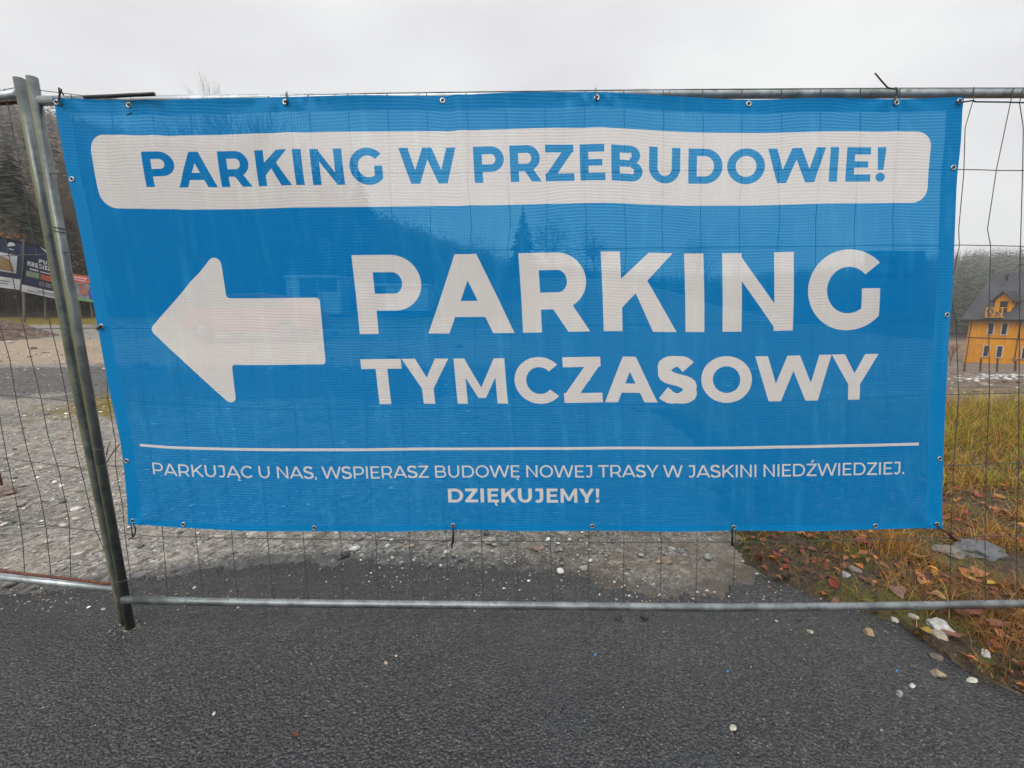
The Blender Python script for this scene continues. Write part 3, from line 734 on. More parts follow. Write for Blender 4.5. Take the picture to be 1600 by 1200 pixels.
for y0, y1, ym in ((275, 270, 300), (400, 397, 420), (515, 513, 520), (617, 627, 600), (715, 733, 690), (812, 830, 780)):
    b.tube([atl(60 + (y0 - 270) * .17, y1), atl(0, y0), atl(-300, ym), atl(-700, ym + (ym - 480) * -.15)], .0017, 5)
b.tube([atl(24, 137), atl(8, 140), atl(0, 144), atl(-300, 180)], .0013, 5)
b.build('wire_mesh', M_WIRE, leftp)

# ties, rod, cord
def thing_tube(name, pts, r, mat, label, cat, group=None, n=8):
    b = MB(); b.tube(pts, r, n); return tag(b.build(name, mat, None, True), label, cat, group)
TG = 'cable ties holding the banner to the fence'
def tie(pts, r, label):
    return thing_tube('cable_tie', [at(x, y, Y) for x, y, Y in pts], r, M_TIE, label, 'cable tie', TG)
Yf = D - .018
tie([(98, 163, Yf), (94, 166, Yf + .002), (91, 158, Yf), (93, 146, Yf), (95, 141, D + .02), (99, 148, D + .045), (97, 160, D + .045), (94, 166, D), (93, 148, Yf), (92, 137, Yf - .01), (96, 139, Yf - .012), (93, 150, Yf)], .0022, 'black cable tie at the top left corner eyelet beside the paired posts')
tie([(203, 167, Yf), (204, 158, Yf), (203, 147, D + .01), (201, 149, D + .045), (199, 158, D + .045), (202, 170, D), (205, 176, D - .006), (198, 180, D - .006)], .0011, 'thin dark wire tie at the second top eyelet below the black rod')
tie([(448, 163, Yf), (448, 156, Yf), (447, 148, D + .002), (448, 144, D + .026), (449, 150, D + .05), (449, 162, D + .045), (448, 165, D)], .0026, 'black cable tie at the third top eyelet from the left')
tie([(932, 157, Yf), (931, 150, Yf), (930, 142, D + .002), (931, 138, D + .026), (932, 146, D + .05), (933, 158, D + .045), (932, 160, D)], .0024, 'black cable tie at the top eyelet above the middle of the banner')
tie([(1397, 158, Yf), (1400, 152, D - .01), (1403, 143, D + .004), (1400, 137, D + .02), (1396, 138, D + .03), (1397, 148, D + .05), (1399, 156, D + .046), (1397, 160, D), (1401, 150, D - .008), (1402, 140, D), (1396, 139, D - .008), (1387, 137, D - .01), (1377, 126, D - .012), (1367, 114, D - .012)], .0024, 'black cable tie near the top right with its long tail sticking up')
tie([(207, 817, Yf), (212, 826, Yf), (211, 836, D), (207, 840, D + .02), (206, 830, D + .02), (205, 820, D), (206, 832, Yf), (209, 838, Yf), (201, 843, Yf)], .0022, 'black looped tie hanging from the bottom left corner eyelet')
tie([(708, 820, Yf), (708, 828, Yf), (708, 846, D), (708, 850, D + .02), (709, 836, D + .02), (708, 826, Yf), (707, 844, Yf), (706, 857, Yf)], .0027, 'black cable tie under the middle of the banner bottom edge')
tie([(1145, 823, Yf), (1144.5, 832, Yf), (1144, 848, D), (1144, 852, D + .02), (1145, 838, D + .02), (1144, 830, Yf), (1143.5, 853, Yf)], .003, 'black cable tie at the bottom edge where the verge begins')
tie([(1461, 819, Yf), (1474, 829, Yf), (1488, 840, D), (1493, 845, D + .01), (1480, 834, D + .02), (1470, 826, Yf), (1495, 845, Yf)], .0027, 'black cable tie slanting from the bottom right corner eyelet')
tie([(160, 509, Yf), (155, 511, Yf), (152, 513, D), (152, 516, D + .02), (156, 514, D + .02), (160, 509, D), (154, 514, Yf), (151, 512, Yf)], .0024, 'short black tie at the middle of the left banner edge')
thing_tube('rod', [at(132, 152, D + .0), at(180, 150, D - .01), (at(205, 148.5, D - .02)), at(241, 147, D - .03)], .0062, M_TIE, 'short black rod lying along the top rail at the left of the banner', 'rod')
thing_tube('cord', [at(1494, 160, Yf), at(1508, 159, Yf), at(1520, 157, D), at(1524, 159, D), at(1570, 159.5, D), at(1604, 160.5, D), at(1740, 152, D + .01)], .0024, M_CORD, 'dark navy cord tied from the top right corner of the banner', 'cord')

# small sheet hung behind the fence
sr = empty('notice_sheet', at(1400, 487, D + .05), 'pale notice seen from behind through the right end of the blue banner', 'notice')
Ms_ = simple('notice_paper', (.50, .56, .60), .6, 0, .1, 6)
b = MB(); c0 = [at(1352, 392, D + .06), at(1446, 392, D + .06), at(1441, 486, D + .05), at(1350, 484, D + .05)]
b.add([Vector(p) for p in c0] + [Vector(p) + Vector((0, .003, 0)) for p in c0], [(0, 1, 2, 3), (7, 6, 5, 4), (0, 4, 5, 1), (1, 5, 6, 2), (2, 6, 7, 3), (3, 7, 4, 0)])
b.build('sheet', Ms_, sr)
pl = text_polys('KAS', 0, 1, 0, 1, .22, 20); v2_, tr = cdt([('t', pl)])
mesh('lettering', [at(1407 - 30 * x, 412 - 12 * y, D + .055) for x, y in v2_], tr['t'], simple('notice_ink', (.01, .03, .12), .6), sr)
mesh('stripe', [at(1354, 427, D + .0545), at(1400, 426, D + .0545), at(1425, 426, D + .0545), at(1432, 433, D + .0545), at(1425, 438, D + .0545), at(1390, 435, D + .0545), at(1354, 433, D + .0545)], [tuple(range(7))], simple('notice_red', (.45, .04, .06), .6), sr)
#PART2
# ------------------------------------------------------------------ loose stones
ICO_V = []; ph = (1 + 5 ** .5) / 2
for a_i in (-1, 1):
    for b_i in (-ph, ph): ICO_V += [(0, a_i, b_i), (a_i, b_i, 0), (b_i, 0, a_i)]
ICO_V = np.array(ICO_V) / math.hypot(1, ph)
def hull_tris():
    o = []
    for i in range(12):
        for j in range(i + 1, 12):
            for k in range(j + 1, 12):
                a, b, c = ICO_V[i], ICO_V[j], ICO_V[k]
                if max(np.linalg.norm(a - b), np.linalg.norm(b - c), np.linalg.norm(a - c)) < 1.2:
                    n = np.cross(b - a, c - a); o.append((i, j, k) if n @ a > 0 else (i, k, j))
    return np.array(o)
ICO_F = hull_tris()
STC = 1.25 * np.array([(.30, .28, .25), (.16, .15, .14), (.22, .19, .15), (.50, .48, .44), (.10, .10, .10), (.33, .25, .18), (.05, .05, .052), (.62, .60, .56), (.20, .13, .09)])
def rocks(P, S, flat=.6, pal=None, prob=None):
    n = len(P); sc = np.ones((n, 1, 3)) * S[:, None, None]
    sc = sc * rng.uniform(.65, 1.25, (n, 1, 3)); sc[:, :, 2] *= flat
    V = ICO_V[None] * rng.uniform(.72, 1.18, (n, 12, 1)) * sc
    an = rng.uniform(0, 6.28, n); c, s = np.cos(an)[:, None], np.sin(an)[:, None]
    V = np.stack([V[:, :, 0] * c - V[:, :, 1] * s, V[:, :, 0] * s + V[:, :, 1] * c, V[:, :, 2]], -1) + P[:, None]
    Fc = ICO_F[None] + (np.arange(n) * 12)[:, None, None]
    pal = STC if pal is None else pal
    ci = pal[rng.choice(len(pal), n, p=prob)] * rng.uniform(.75, 1.15, (n, 1))
    return V.reshape(-1, 3), Fc.reshape(-1, 3), np.repeat(ci, 12, 0)
M_STONE = tinted('stone', .62, .3, 60, .002)
N = 52000
yy = np.exp(rng.uniform(np.log(1.72), np.log(13.0), N)); xx = yy * rng.uniform(-1.5, 1.35, N)
e_ = edge(xx); ok = (yy > e_ - .05 * rng.random(N)) | ((yy > e_ - .55 * rng.random(N) ** 2.5))
vd = verge_d(xx, yy); ok &= (vd < .02) | (rng.random(N) < .06)
br = (xx / yy > .3) & (yy > 5.5); ok &= ~br | (rng.random(N) < .35)
xx, yy = xx[ok], yy[ok]
clump = np.array([noise.noise(Vector((a * 1.6, b * 1.6, 4))) for a, b in zip(xx, yy)]); ok = rng.random(len(xx)) < .45 + clump * 1.3
xx, yy = xx[ok], yy[ok]
S = (.0022 + .0036 * rng.pareto(2.6, len(xx))).clip(.0025, .028) * (.75 + yy * .10)
onA = yy < edge(xx); S[onA] = np.minimum(S[onA], .009)
zz = np.maximum(terrain(xx, yy) + .002, .004) + np.array([noise.fractal(Vector((a * .9, b * .9, 3.1)), 1, 2, 3) for a, b in zip(xx, yy)]) * np.clip((yy - 2.3) * .02, 0, .05) * 1 + S * .15
V, Fq, cc = rocks(np.stack([xx, yy, zz], -1), S, .5, prob=[.2, .15, .14, .18, .08, .1, .03, .09, .03])
tag(mesh('gravel', V, Fq, M_STONE, col=cc), 'loose pale and grey gravel strewn over the lot behind the fence', None, None, 'stuff')
# clods and broken stone on the bare earth further off
n = 5200; yy = np.exp(rng.uniform(np.log(6.5), np.log(34), n)); u_ = rng.uniform(-1.5, 1.5, n); xx = yy * u_
ok = np.where(u_ > .1, yy < 34, (yy > 9) & (yy < 20.5)) & (verge_d(xx, yy) < -.1); xx, yy = xx[ok], yy[ok]
ok = np.array([noise.noise(Vector((a * .35, b * .9, 8))) for a, b in zip(xx, yy)]) + rng.uniform(-.25, .25, len(xx)) > 0; xx, yy = xx[ok], yy[ok]
S = (.018 + .022 * rng.pareto(2.4, len(xx))).clip(.015, .16)
V, Fq, cc = rocks(np.stack([xx, yy, terrain(xx, yy) + S * .2], -1), S, .55, pal=np.array([(.12, .09, .065), (.20, .155, .12), (.30, .26, .21), (.42, .40, .36), (.07, .055, .045)]))
tag(mesh('earth_clods', V, Fq, M_STONE, col=cc), 'brown clods and broken stone strewn over the bare earth', None, None, 'stuff')
# crumbs on the asphalt
N = 16000
xx = rng.uniform(-2.2, 2.6, N); yy = rng.uniform(.45, 1.9, N); de = edge(xx) - yy
ok = (de > 0) & (rng.random(N) < np.exp(-de / .30) * .25 * np.where(xx > .3, 1, .4) + .8 * np.exp(-de / .07) + .016)
xx, yy = xx[ok], yy[ok]
fx_, fy_, _ = at(204, 987, D + .02); k_ = 220; a_k = rng.uniform(0, 6.28, k_); r_k = .02 + .05 * rng.random(k_) ** 2.2  # grit ring added at the post foot, standing for contact shadow and wet ring
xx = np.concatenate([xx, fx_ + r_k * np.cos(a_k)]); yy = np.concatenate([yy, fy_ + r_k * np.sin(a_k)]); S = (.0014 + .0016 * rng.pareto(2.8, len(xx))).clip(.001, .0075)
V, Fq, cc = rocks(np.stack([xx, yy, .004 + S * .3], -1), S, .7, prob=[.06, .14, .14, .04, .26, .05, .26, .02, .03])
tag(mesh('grit', V, Fq, M_STONE, col=cc), 'fine dark and pale grit scattered over the wet asphalt, with a ring added at the post foot as contact shade', None, None, 'stuff')

SPOTS = []
def stone(px, py, wpx, col, label, flat=.55, group=None, name='stone', asp=1.0):
    x, y = ground_at(px, py); r = wpx / 2 * math.hypot(x, y, CH) / F / 1.0 * .97
    rs = random.Random(int(px * 7 + py)); me_b = bpy.data.meshes.new(name)
    import bmesh
    bm = bmesh.new(); bmesh.ops.create_icosphere(bm, subdivisions=3, radius=1)
    off = Vector((rs.uniform(0, 50), rs.uniform(0, 50), 0))
    # facet the lump with a few cutting planes
    pl = [(Vector((rs.gauss(0, 1), rs.gauss(0, 1), rs.gauss(0, .8))).normalized(), rs.uniform(.50, .82)) for _ in range(13)]
    pl = [(n_p, max(d_p, .78) if abs(n_p.z) > .7 else d_p) for n_p, d_p in pl]; SPOTS.append((x, y, r))
    for v in bm.verts:
        c = v.co.copy()
        for n_p, d_p in pl:
            k = c.dot(n_p)
            if k > d_p: c -= n_p * (k - d_p)
        c += c.normalized() * .13 * noise.fractal(c * 2.5 + off, 1, 2, 4)
        v.co = Vector((c.x * r * asp * 1.12, c.y * r * 1.0, c.z * r * flat * 1.1))
    bmesh.ops.recalc_face_normals(bm, faces=bm.faces)
    bm.to_mesh(me_b); bm.free(); me_b.materials.append(simple('stone_' + label.split()[0], tuple(k * .8 for k in col), .6, 0, .35, 45, .0015))
    o = bpy.data.objects.new(name, me_b); C.objects.link(o)
    o.location = (x, y, surf_z(x, y) + r * flat * .3); o.rotation_euler = (rs.uniform(-.1, .1), rs.uniform(-.1, .1), rs.uniform(-.3, .3))
    return tag(o, label, 'stone', group)
stone(1463, 988, 25, (.48, .47, .44), 'largest white angular stone on the moss at the asphalt edge')
stone(1467, 1004, 18, (.32, .27, .20), 'tan stone just in front of the largest white stone')
stone(1356, 990, 13, (.36, .25, .14), 'round ochre stone alone on the wet asphalt near the verge')
stone(1532, 876, 40, (.11, .115, .12), 'large flat grey rock half sunk in the dry grass', .42, name='rock', asp=1.15)
stone(1478, 872, 28, (.17, .145, .12), 'flat brownish rock left of the large grey rock', .38, name='rock', asp=1.1)
stone(1336, 900, 16, (.22, .19, .15), 'pale tan stone among the grass at the verge tip', .45)
stone(1318, 913, 15, (.30, .30, .29), 'light grey stone at the verge tip just behind the bottom rail', .45)
stone(1399, 971, 13, (.52, .50, .46), 'small white flat stone on the asphalt under the bottom rail', .4)
stone(1424, 975, 11, (.42, .39, .33), 'small cream stone between the ochre leaf and the bottom rail', .5)
stone(1540, 1030, 11, (.52, .50, .46), 'round white stone on the moss edge at the lower right', .7)
stone(1465, 1056, 14, (.30, .22, .15), 'brown and cream stone on the asphalt below the white rock', .5)
stone(1462, 1029, 12, (.13, .10, .08), 'dark brown clod of stone on the asphalt beside the verge', .55)
stone(1518, 1066, 10, (.50, .47, .40), 'small cream stone at the lower right of the asphalt', .6)
stone(1546, 1068, 10, (.30, .31, .32), 'grey speckled stone at the lower right near the moss', .7)
stone(1404, 1087, 9, (.26, .27, .26), 'small grey upright pebble low on the right asphalt', .9)
stone(1425, 1074, 6, (.55, .54, .52), 'tiny white pebble above the grey upright pebble', .7)
stone(1266, 989, 7, (.40, .36, .28), 'small cream pebble on the asphalt below the bottom rail', .6)
stone(1145, 1140, 9, (.50, .45, .38), 'pale pebble alone low on the front asphalt', .55)
stone(603, 1038, 6, (.42, .33, .25), 'tiny tan pebble on the asphalt left of centre', .7)
stone(619, 1027, 4, (.5, .46, .38), 'tiny cream pebble on the asphalt left of centre', .7)
stone(1007, 967, 12, (.03, .026, .022), 'dark soil clod under the middle of the bottom rail', .5)
stone(893, 972, 8, (.05, .04, .03), 'small dark clod in front of the bottom rail left of the larger clods', .5)
stone(966, 967, 10, (.03, .026, .022), 'dark flat clod between two others in front of the bottom rail', .4)
stone(12, 771, 20, (.19, .14, .11), 'brown stone beside the rusty frame at the left edge', .7)
stone(763, 846, 26, (.38, .33, .27), 'flat pale sandstone slab below the banner bottom edge', .3)
stone(840, 858, 24, (.30, .20, .15), 'reddish flat slab behind the wires below the banner', .3)
stone(1048, 858, 12, (.45, .43, .38), 'white pebble behind the wires near the verge', .5)
stone(880, 833, 20, (.42, .38, .33), 'pale slab close under the banner edge right of the centre tie', .35)
stone(1040, 878, 22, (.27, .17, .12), 'rusty brown flat stone on the gravel left of the verge', .3)

# ------------------------------------------------------------------ grass, leaves, twigs on the verge
def blades(name, P, H, Wd, lean, cols, label, mat, seg=4, curl=1.0):
    n = len(P); an = rng.uniform(0, 6.28, n); dirx, diry = np.cos(an), np.sin(an)
    V = np.zeros((n, seg + 1, 2, 3)); 
    for k in range(seg + 1):
        f = k / seg; hgt = H * (f - .35 * curl * f * f * lean); out = H * lean * f ** 1.8 * curl
        cx = P[:, 0] + dirx * out; cy = P[:, 1] + diry * out; cz = P[:, 2] + hgt
        wd = Wd * (1 - f) ** .7 + .0002
        V[:, k, 0] = np.stack([cx - diry * wd, cy + dirx * wd, cz], -1); V[:, k, 1] = np.stack([cx + diry * wd, cy - dirx * wd, cz], -1)
    b0 = (np.arange(n) * (seg + 1) * 2)[:, None]
    Fq = np.concatenate([np.stack([b0[:, 0] + 2 * k, b0[:, 0] + 2 * k + 1, b0[:, 0] + 2 * k + 3, b0[:, 0] + 2 * k + 2], -1) for k in range(seg)])
    ci = cols[rng.integers(0, len(cols), n)] * rng.uniform(.7, 1.25, (n, 1))
    o = mesh(name, V.reshape(-1, 3), Fq, mat, col=np.repeat(ci, (seg + 1) * 2, 0))
    return tag(o, label, None, None, 'stuff')
M_BLADE = tinted('grass_blade', .6, .15, 40, 0, .35)
def scatter_verge(n, dmin, f):
    ys = np.exp(rng.uniform(math.log(1.15), math.log(6.4), n * 22)); xs = ys * rng.uniform(.3, 2.1, n * 22); d = verge_d(xs, ys)
    ok = (d > dmin) & (xs < 8.6) & (rng.random(len(xs)) < f(xs, ys, d)); xs, ys = xs[ok][:n], ys[ok][:n]
    ok = np.ones(len(xs), bool)
    for sx_, sy_, r_ in SPOTS: ok &= np.hypot(xs - sx_, ys - sy_ + r_ * 1.2) > r_ * 1.9
    xs, ys = xs[ok], ys[ok]; z = np.array([surf_z(a, b) for a, b in zip(xs, ys)])
    return np.stack([xs, ys, z - .002], -1)
cl = lambda xs, ys, s=2.2, o=9: np.array([noise.noise(Vector((a * s, b * s, o))) for a, b in zip(xs, ys)])
GOLD = np.array([1.25, 1.0, .7]) * np.array([(.30, .19, .05), (.36, .25, .08), (.24, .13, .04), (.42, .33, .14), (.20, .10, .035), (.33, .21, .07)])
GREEN = np.array([(.10, .13, .012), (.20, .20, .02), (.07, .10, .012), (.30, .26, .03), (.15, .16, .02)])
RUSSET = np.array([1.0, .95, .9]) * np.array([(.24, .10, .035), (.30, .15, .05), (.17, .075, .03), (.34, .20, .08)])
# tussocks of dry grass
cent = scatter_verge(860, .06, lambda x, y, d: (.18 + .8 * (cl(x, y) > .0)) * np.where(y < 2.1, .45, 1))
P = np.repeat(cent, 16, 0); P[:, :2] += rng.normal(0, .035, (len(P), 2)); 
blades('dry_grass', P, rng.uniform(.05, .15, len(P)), rng.uniform(.0007, .0019, len(P)), rng.uniform(.3, 1.3, len(P)), GOLD, 'dry golden grass blades arching over the verge', M_BLADE)
P = scatter_verge(24000, .02, lambda x, y, d: np.where(y < 2.1, .5, .9))
blades('ground_grass', P, rng.uniform(.015, .06, len(P)), rng.uniform(.0008, .002, len(P)), rng.uniform(.5, 1.8, len(P)), np.concatenate([GOLD, GREEN, GREEN, RUSSET]), 'short mixed grass and dead stalks lying on the verge', M_BLADE, 3)
# taller yellow-green grass at the far side
cent = scatter_verge(1050, .02, lambda x, y, d: np.where((y > 3.0) & (x > 2.0), np.where(y > 3.9, 1.0, .45), 0.0))
P = np.repeat(cent, 26, 0); P[:, :2] += rng.normal(0, .06, (len(P), 2))
blades('tall_grass', P, rng.uniform(.12, .40, len(P)) * np.interp(P[:, 1], [3.0, 4.0, 5.0], [.35, .7, 1.1]), rng.uniform(.0016, .0036, len(P)), rng.uniform(.3, 1.5, len(P)), np.concatenate([GOLD, GREEN * 1.6]), 'tall yellow green grass on the far side of the verge', M_BLADE)
# russet tangle at the right edge close to the camera
cent = scatter_verge(110, .12, lambda x, y, d: np.where((y < 1.9) & (x > 1.72), 1.0, 0.0))
P = np.repeat(cent, 24, 0); P[:, :2] += rng.normal(0, .035, (len(P), 2))
blades('russet_grass', P, rng.uniform(.05, .17, len(P)), rng.uniform(.0005, .0012, len(P)), rng.uniform(.4, 1.5, len(P)), RUSSET, 'thin russet grass tangle at the right edge of the asphalt', M_BLADE)
P = scatter_verge(36000, .0, lambda x, y, d: np.where(y < 3.4, (cl(x, y, 3.2, 2) > .12) * 1.0, (cl(x, y, 3.2, 2) > .12) * .35))
blades('moss', P, rng.uniform(.004, .013, len(P)), rng.uniform(.0012, .0028, len(P)), rng.uniform(.2, 1.2, len(P)), np.array([(.14, .155, .012), (.21, .21, .018), (.09, .11, .012)]), 'green moss cushions on the verge edge', M_BLADE, 2)

LEAFC = np.array([1.35, 1, .7]) * np.array([(.22, .08, .03), (.30, .13, .05), (.14, .05, .03), (.40, .17, .04), (.26, .035, .02), (.20, .11, .07), (.45, .28, .05), (.33, .16, .09), (.11, .05, .035)])
OUTL = [(-.5, 0), (-.36, .16), (-.12, .27), (.16, .25), (.38, .12), (.52, 0), (.38, -.12), (.16, -.25), (-.12, -.27), (-.36, -.16)]
def leaf_geo(P, S, tilt):
    n = len(P); m = len(OUTL); L = np.zeros((n, m + 3, 3)); cup = rng.uniform(.2, 1.8, n); bend = rng.uniform(-1.2, 1.5, n); wd = rng.uniform(.8, 1.35, n)
    pts = OUTL + [(-.25, 0), (.02, 0), (.28, 0)]
    for i, (a, b) in enumerate(pts):
        jit = rng.uniform(.85, 1.15, n) if i < m else 1
        L[:, i, 0] = a * S * jit; L[:, i, 1] = b * S * wd * jit; L[:, i, 2] = S * (cup * b * b * 2.2 + bend * a * a * .8 + (rng.uniform(-.03, .03, n) if i < m else 0))
    az = rng.uniform(0, 6.28, n); tx = rng.normal(0, tilt, n); ty = rng.normal(0, tilt, n)
    x, y, z = L[..., 0].copy(), L[..., 1].copy(), L[..., 2].copy()
    c, s = np.cos(tx)[:, None], np.sin(tx)[:, None]; y, z = y * c - z * s, y * s + z * c
    c, s = np.cos(ty)[:, None], np.sin(ty)[:, None]; x, z = x * c + z * s, -x * s + z * c
    c, s = np.cos(az)[:, None], np.sin(az)[:, None]; x, y = x * c - y * s, x * s + y * c
    V = np.stack([x, y, z], -1) + P[:, None]
    T = []
    for i in range(m):
        j = (i + 1) % m; mid = lambda q: m + (0 if pts[q][0] < -.14 else 1 if pts[q][0] < .2 else 2)
        a_, b_ = mid(i), mid(j); T.append((i, j, a_))
        if a_ != b_: T.append((j, b_, a_))
    Fq = np.array(T)[None] + (np.arange(n) * (m + 3))[:, None, None]
    return V.reshape(-1, 3), Fq.reshape(-1, 3), m + 3
M_LEAF = tinted('fallen_leaf', .45, .25, 90, .0006, .15, .5)
P = scatter_verge(2200, .03, lambda x, y, d: np.where(y > 3.6, .25, .9) * (cl(x, y, 2.6, 30) > -.25)); P[:, 2] += rng.uniform(.006, .028, len(P))
V, Fq, k = leaf_geo(P, rng.uniform(.012, .044, len(P)) * (.8 + .2 * P[:, 1]).clip(1, 1.6), .33)
tag(mesh('leaf_litter', V, Fq, M_LEAF, col=np.repeat(LEAFC[rng.integers(0, 9, len(P))] * rng.uniform(.45, .95, (len(P), 1)), k, 0)), 'brown and rust fallen leaves lying thick over the verge', None, None, 'stuff')
def leaf(px, py, wpx, col, label, tilt=.2):
    x, y = ground_at(px, py); s = .82 * wpx * math.hypot(x, y, CH) / F
    V, Fq, k = leaf_geo(np.array([[0, 0, 0.0]]), np.array([s]), tilt)
    o = mesh('fallen_leaf', V, Fq, M_LEAF, col=np.repeat(np.array([col]) * .7 * rng.uniform(.6, 1.2, (k, 1)), 1, 0)); o.location = (x, y, surf_z(x, y) + (.022 if y > float(edge(x)) + .03 else .006))
    tag(o, label, 'leaf', 'fallen leaves lying on their own')
leaf(1444, 1001, 15, (.50, .34, .03), 'yellow leaf on the asphalt edge left of the white stone')
leaf(1491, 971, 19, (.42, .17, .10), 'salmon brown leaf on the moss right of the white stone')
leaf(1525, 964, 26, (.30, .03, .015), 'deep red leaf just in front of the bottom rail')
leaf(1517, 980, 22, (.34, .10, .05), 'rust leaf below the deep red leaf')
leaf(1490, 1008, 20, (.30, .13, .08), 'brown leaf below right of the white stone')
leaf(1550, 1000, 30, (.27, .10, .06), 'large russet leaf right of the stones near the moss')
leaf(1462, 954, 18, (.55, .33, .12), 'pale orange leaf touching the bottom rail on the verge')
leaf(1528, 906, 26, (.52, .20, .06), 'bright orange brown leaf below the large grey rock')
leaf(1437, 922, 20, (.60, .28, .05), 'upright orange leaf behind the bottom rail')
leaf(1510, 919, 22, (.62, .32, .03), 'yellow orange leaf right of the dry tussock')
leaf(1551, 931, 18, (.66, .50, .03), 'bright yellow leaf behind the bottom rail at the right')
leaf(1445, 888, 34, (.45, .20, .04), 'large tawny leaf left of the brownish flat rock')
leaf(1595, 1061, 22, (.34, .15, .09), 'brown leaf at the far right edge of the asphalt')
leaf(1310, 945, 20, (.25, .09, .05), 'dark brown curled leaf at the tip of the verge')
leaf(1400, 940, 26, (.36, .18, .12), 'pinkish brown leaf under the bottom rail at mid verge')
leaf(1345, 862, 26, (.30, .035, .02), 'dark red leaf behind the wires under the banner')
leaf(462, 1152, 12, (.22, .06, .04), 'small reddish leaf scrap on the front asphalt left of centre')
# twigs
b = MB()
for i in range(150):
    q = scatter_verge(1, .02, lambda x, y, d: np.where(y < 3.6, 1, .3))
    if not len(q): continue
    p = Vector(q[0]) + Vector((0, 0, .012)); an = random.uniform(0, 6.28); L = random.uniform(.05, .2)
    d = Vector((math.cos(an), math.sin(an), random.uniform(-.02, .15))) * L; m = p + d * .5 + Vector((random.uniform(-.1, .1), random.uniform(-.1, .1), .1)) * L
    b.tube([p, m, p + d], [.0016, .0012, .0006], 4)
tag(b.build('twigs', simple('twig', (.14, .085, .045), .8, 0, .4, 30)), 'thin brown twigs and stalks lying across the verge', None, None, 'stuff')
# blue litter specks
for px, py, l in ((1137, 1052, 'tiny blue plastic scrap on the right of the front asphalt'), (930, 1026, 'tiny blue plastic scrap on the middle of the front asphalt'), (1401, 1051, 'blue plastic scrap near the stones at the lower right')):
    x, y = ground_at(px, py); b = MB()
    b.add([(x - .004, y - .002, .0065), (x + .003, y - .003, .009), (x + .0045, y + .002, .007), (x, y + .0035, .0095), (x - .003, y + .002, .0065)], [(0, 1, 2, 3, 4)])
    b.add([(x - .004, y - .002, .0055), (x + .003, y - .003, .008), (x + .0045, y + .002, .006), (x, y + .0035, .0085), (x - .003, y + .002, .0055)], [(4, 3, 2, 1, 0)])
    tag(b.build('plastic_scrap', simple('blue_scrap', (.05, .25, .65), .4)), l, 'scrap', 'blue plastic scraps')
# rusty frame at the far left
x, y = ground_at(4, 768); z0 = tz(x, y)
b = MB(); b.tube([(x - .35, y + .1, z0 + .22), (x - .03, y, z0 + .235), (x - .01, y, z0 + .225), (x + .03, y - .02, z0 + .02)], .008, 8); b.tube([(x - .03, y, z0 + .23), (x - .02, y - .1, z0 + .0)], .006, 6); b.tube([(x - .35, y + .1, z0 + .22), (x - .33, y + .08, z0)], .008, 8)
tag(b.build('rusty_bracket', M_RUST, None, True), 'bent rusty metal bracket standing on the gravel at the left edge', 'bracket')
for (pa, pb, l) in (((187, 694), (167, 722), 'thin bare stick leaning on gravel beside the paired posts'), ((172, 690), (166, 712), 'short bare stick next to the leaning stick by the posts')):
    a = ground_at(*pb); p = at(pa[0], pa[1], a[1] + .02); g0 = tz(a[0], a[1])
    thing_tube('stick', [(a[0], a[1], g0), ((a[0] + p[0]) / 2, a[1] + .01, (g0 + p[2]) / 2 + .01), p], .006, simple('stick', (.16, .13, .10), .8), l, 'stick', None, 6)

# ------------------------------------------------------------------ dirt heap
hx, hy_ = at(-62, 500, 15.8)[0], 15.8
V = []; Fq = []; na, nr = 72, 26
for j in range(nr + 1):
    r = j / nr
    for i in range(na):
        a = 2 * math.pi * i / na; R0 = 2.9 * (1 + .12 * math.sin(2 * a + 1)); x = hx + R0 * r * math.cos(a); y = hy_ + R0 * .7 * r * math.sin(a)
        h = 1.25 * (1 - r) ** 1.15 + .16 * fbm(x, y, .9, 5) * (1 - r * .5) + .07 * fbm(x, y, 4, 3)
        V.append((x, y, tz(x, y) + h - .10 * r - .05))
for j in range(nr):
    for i in range(na): a, b_ = j * na + i, j * na + (i + 1) % na; Fq.append((a, a + na, b_ + na, b_))
t = NT('heap_soil'); n = t.noise(5, 8, .8); v = t.n('TexVoronoi', Scale=5.0, Vector=t.obj())
c = t.ramp(n, [(.3, (.05, .035, .025)), (.5, (.14, .10, .075)), (.7, (.27, .21, .165))]); c = t.mix(t.step(v.outputs['Distance'], .25, .12), c, (.33, .29, .25, 1))
o = mesh('dirt_heap', V, Fq, t.done(t.bsdf(c, .9, 0, t.bump(n, .12), .2)), smooth=True); tag(o, 'heap of brown excavated earth at the left beyond the gravel lot', 'dirt heap')
# rubble on the right
cx, cy, cz = at(1585, 596, 15.5); P = np.stack([cx + rng.normal(0, 1.0, 260), cy + rng.normal(0, .45, 260), np.zeros(260)], -1); P[:, 2] = terrain(P[:, 0], P[:, 1]) + .05 + .22 * np.exp(-((P[:, 0] - cx) / 1.4) ** 2)
V, Fq, cc = rocks(P, rng.uniform(.03, .09, 260), .6, pal=np.array([(.55, .54, .52), (.42, .40, .38), (.30, .27, .24)]))
tag(mesh('rubble', V, Fq, M_STONE, col=cc), 'pale broken rubble on the bare earth near the orange house', None, None, 'stuff')

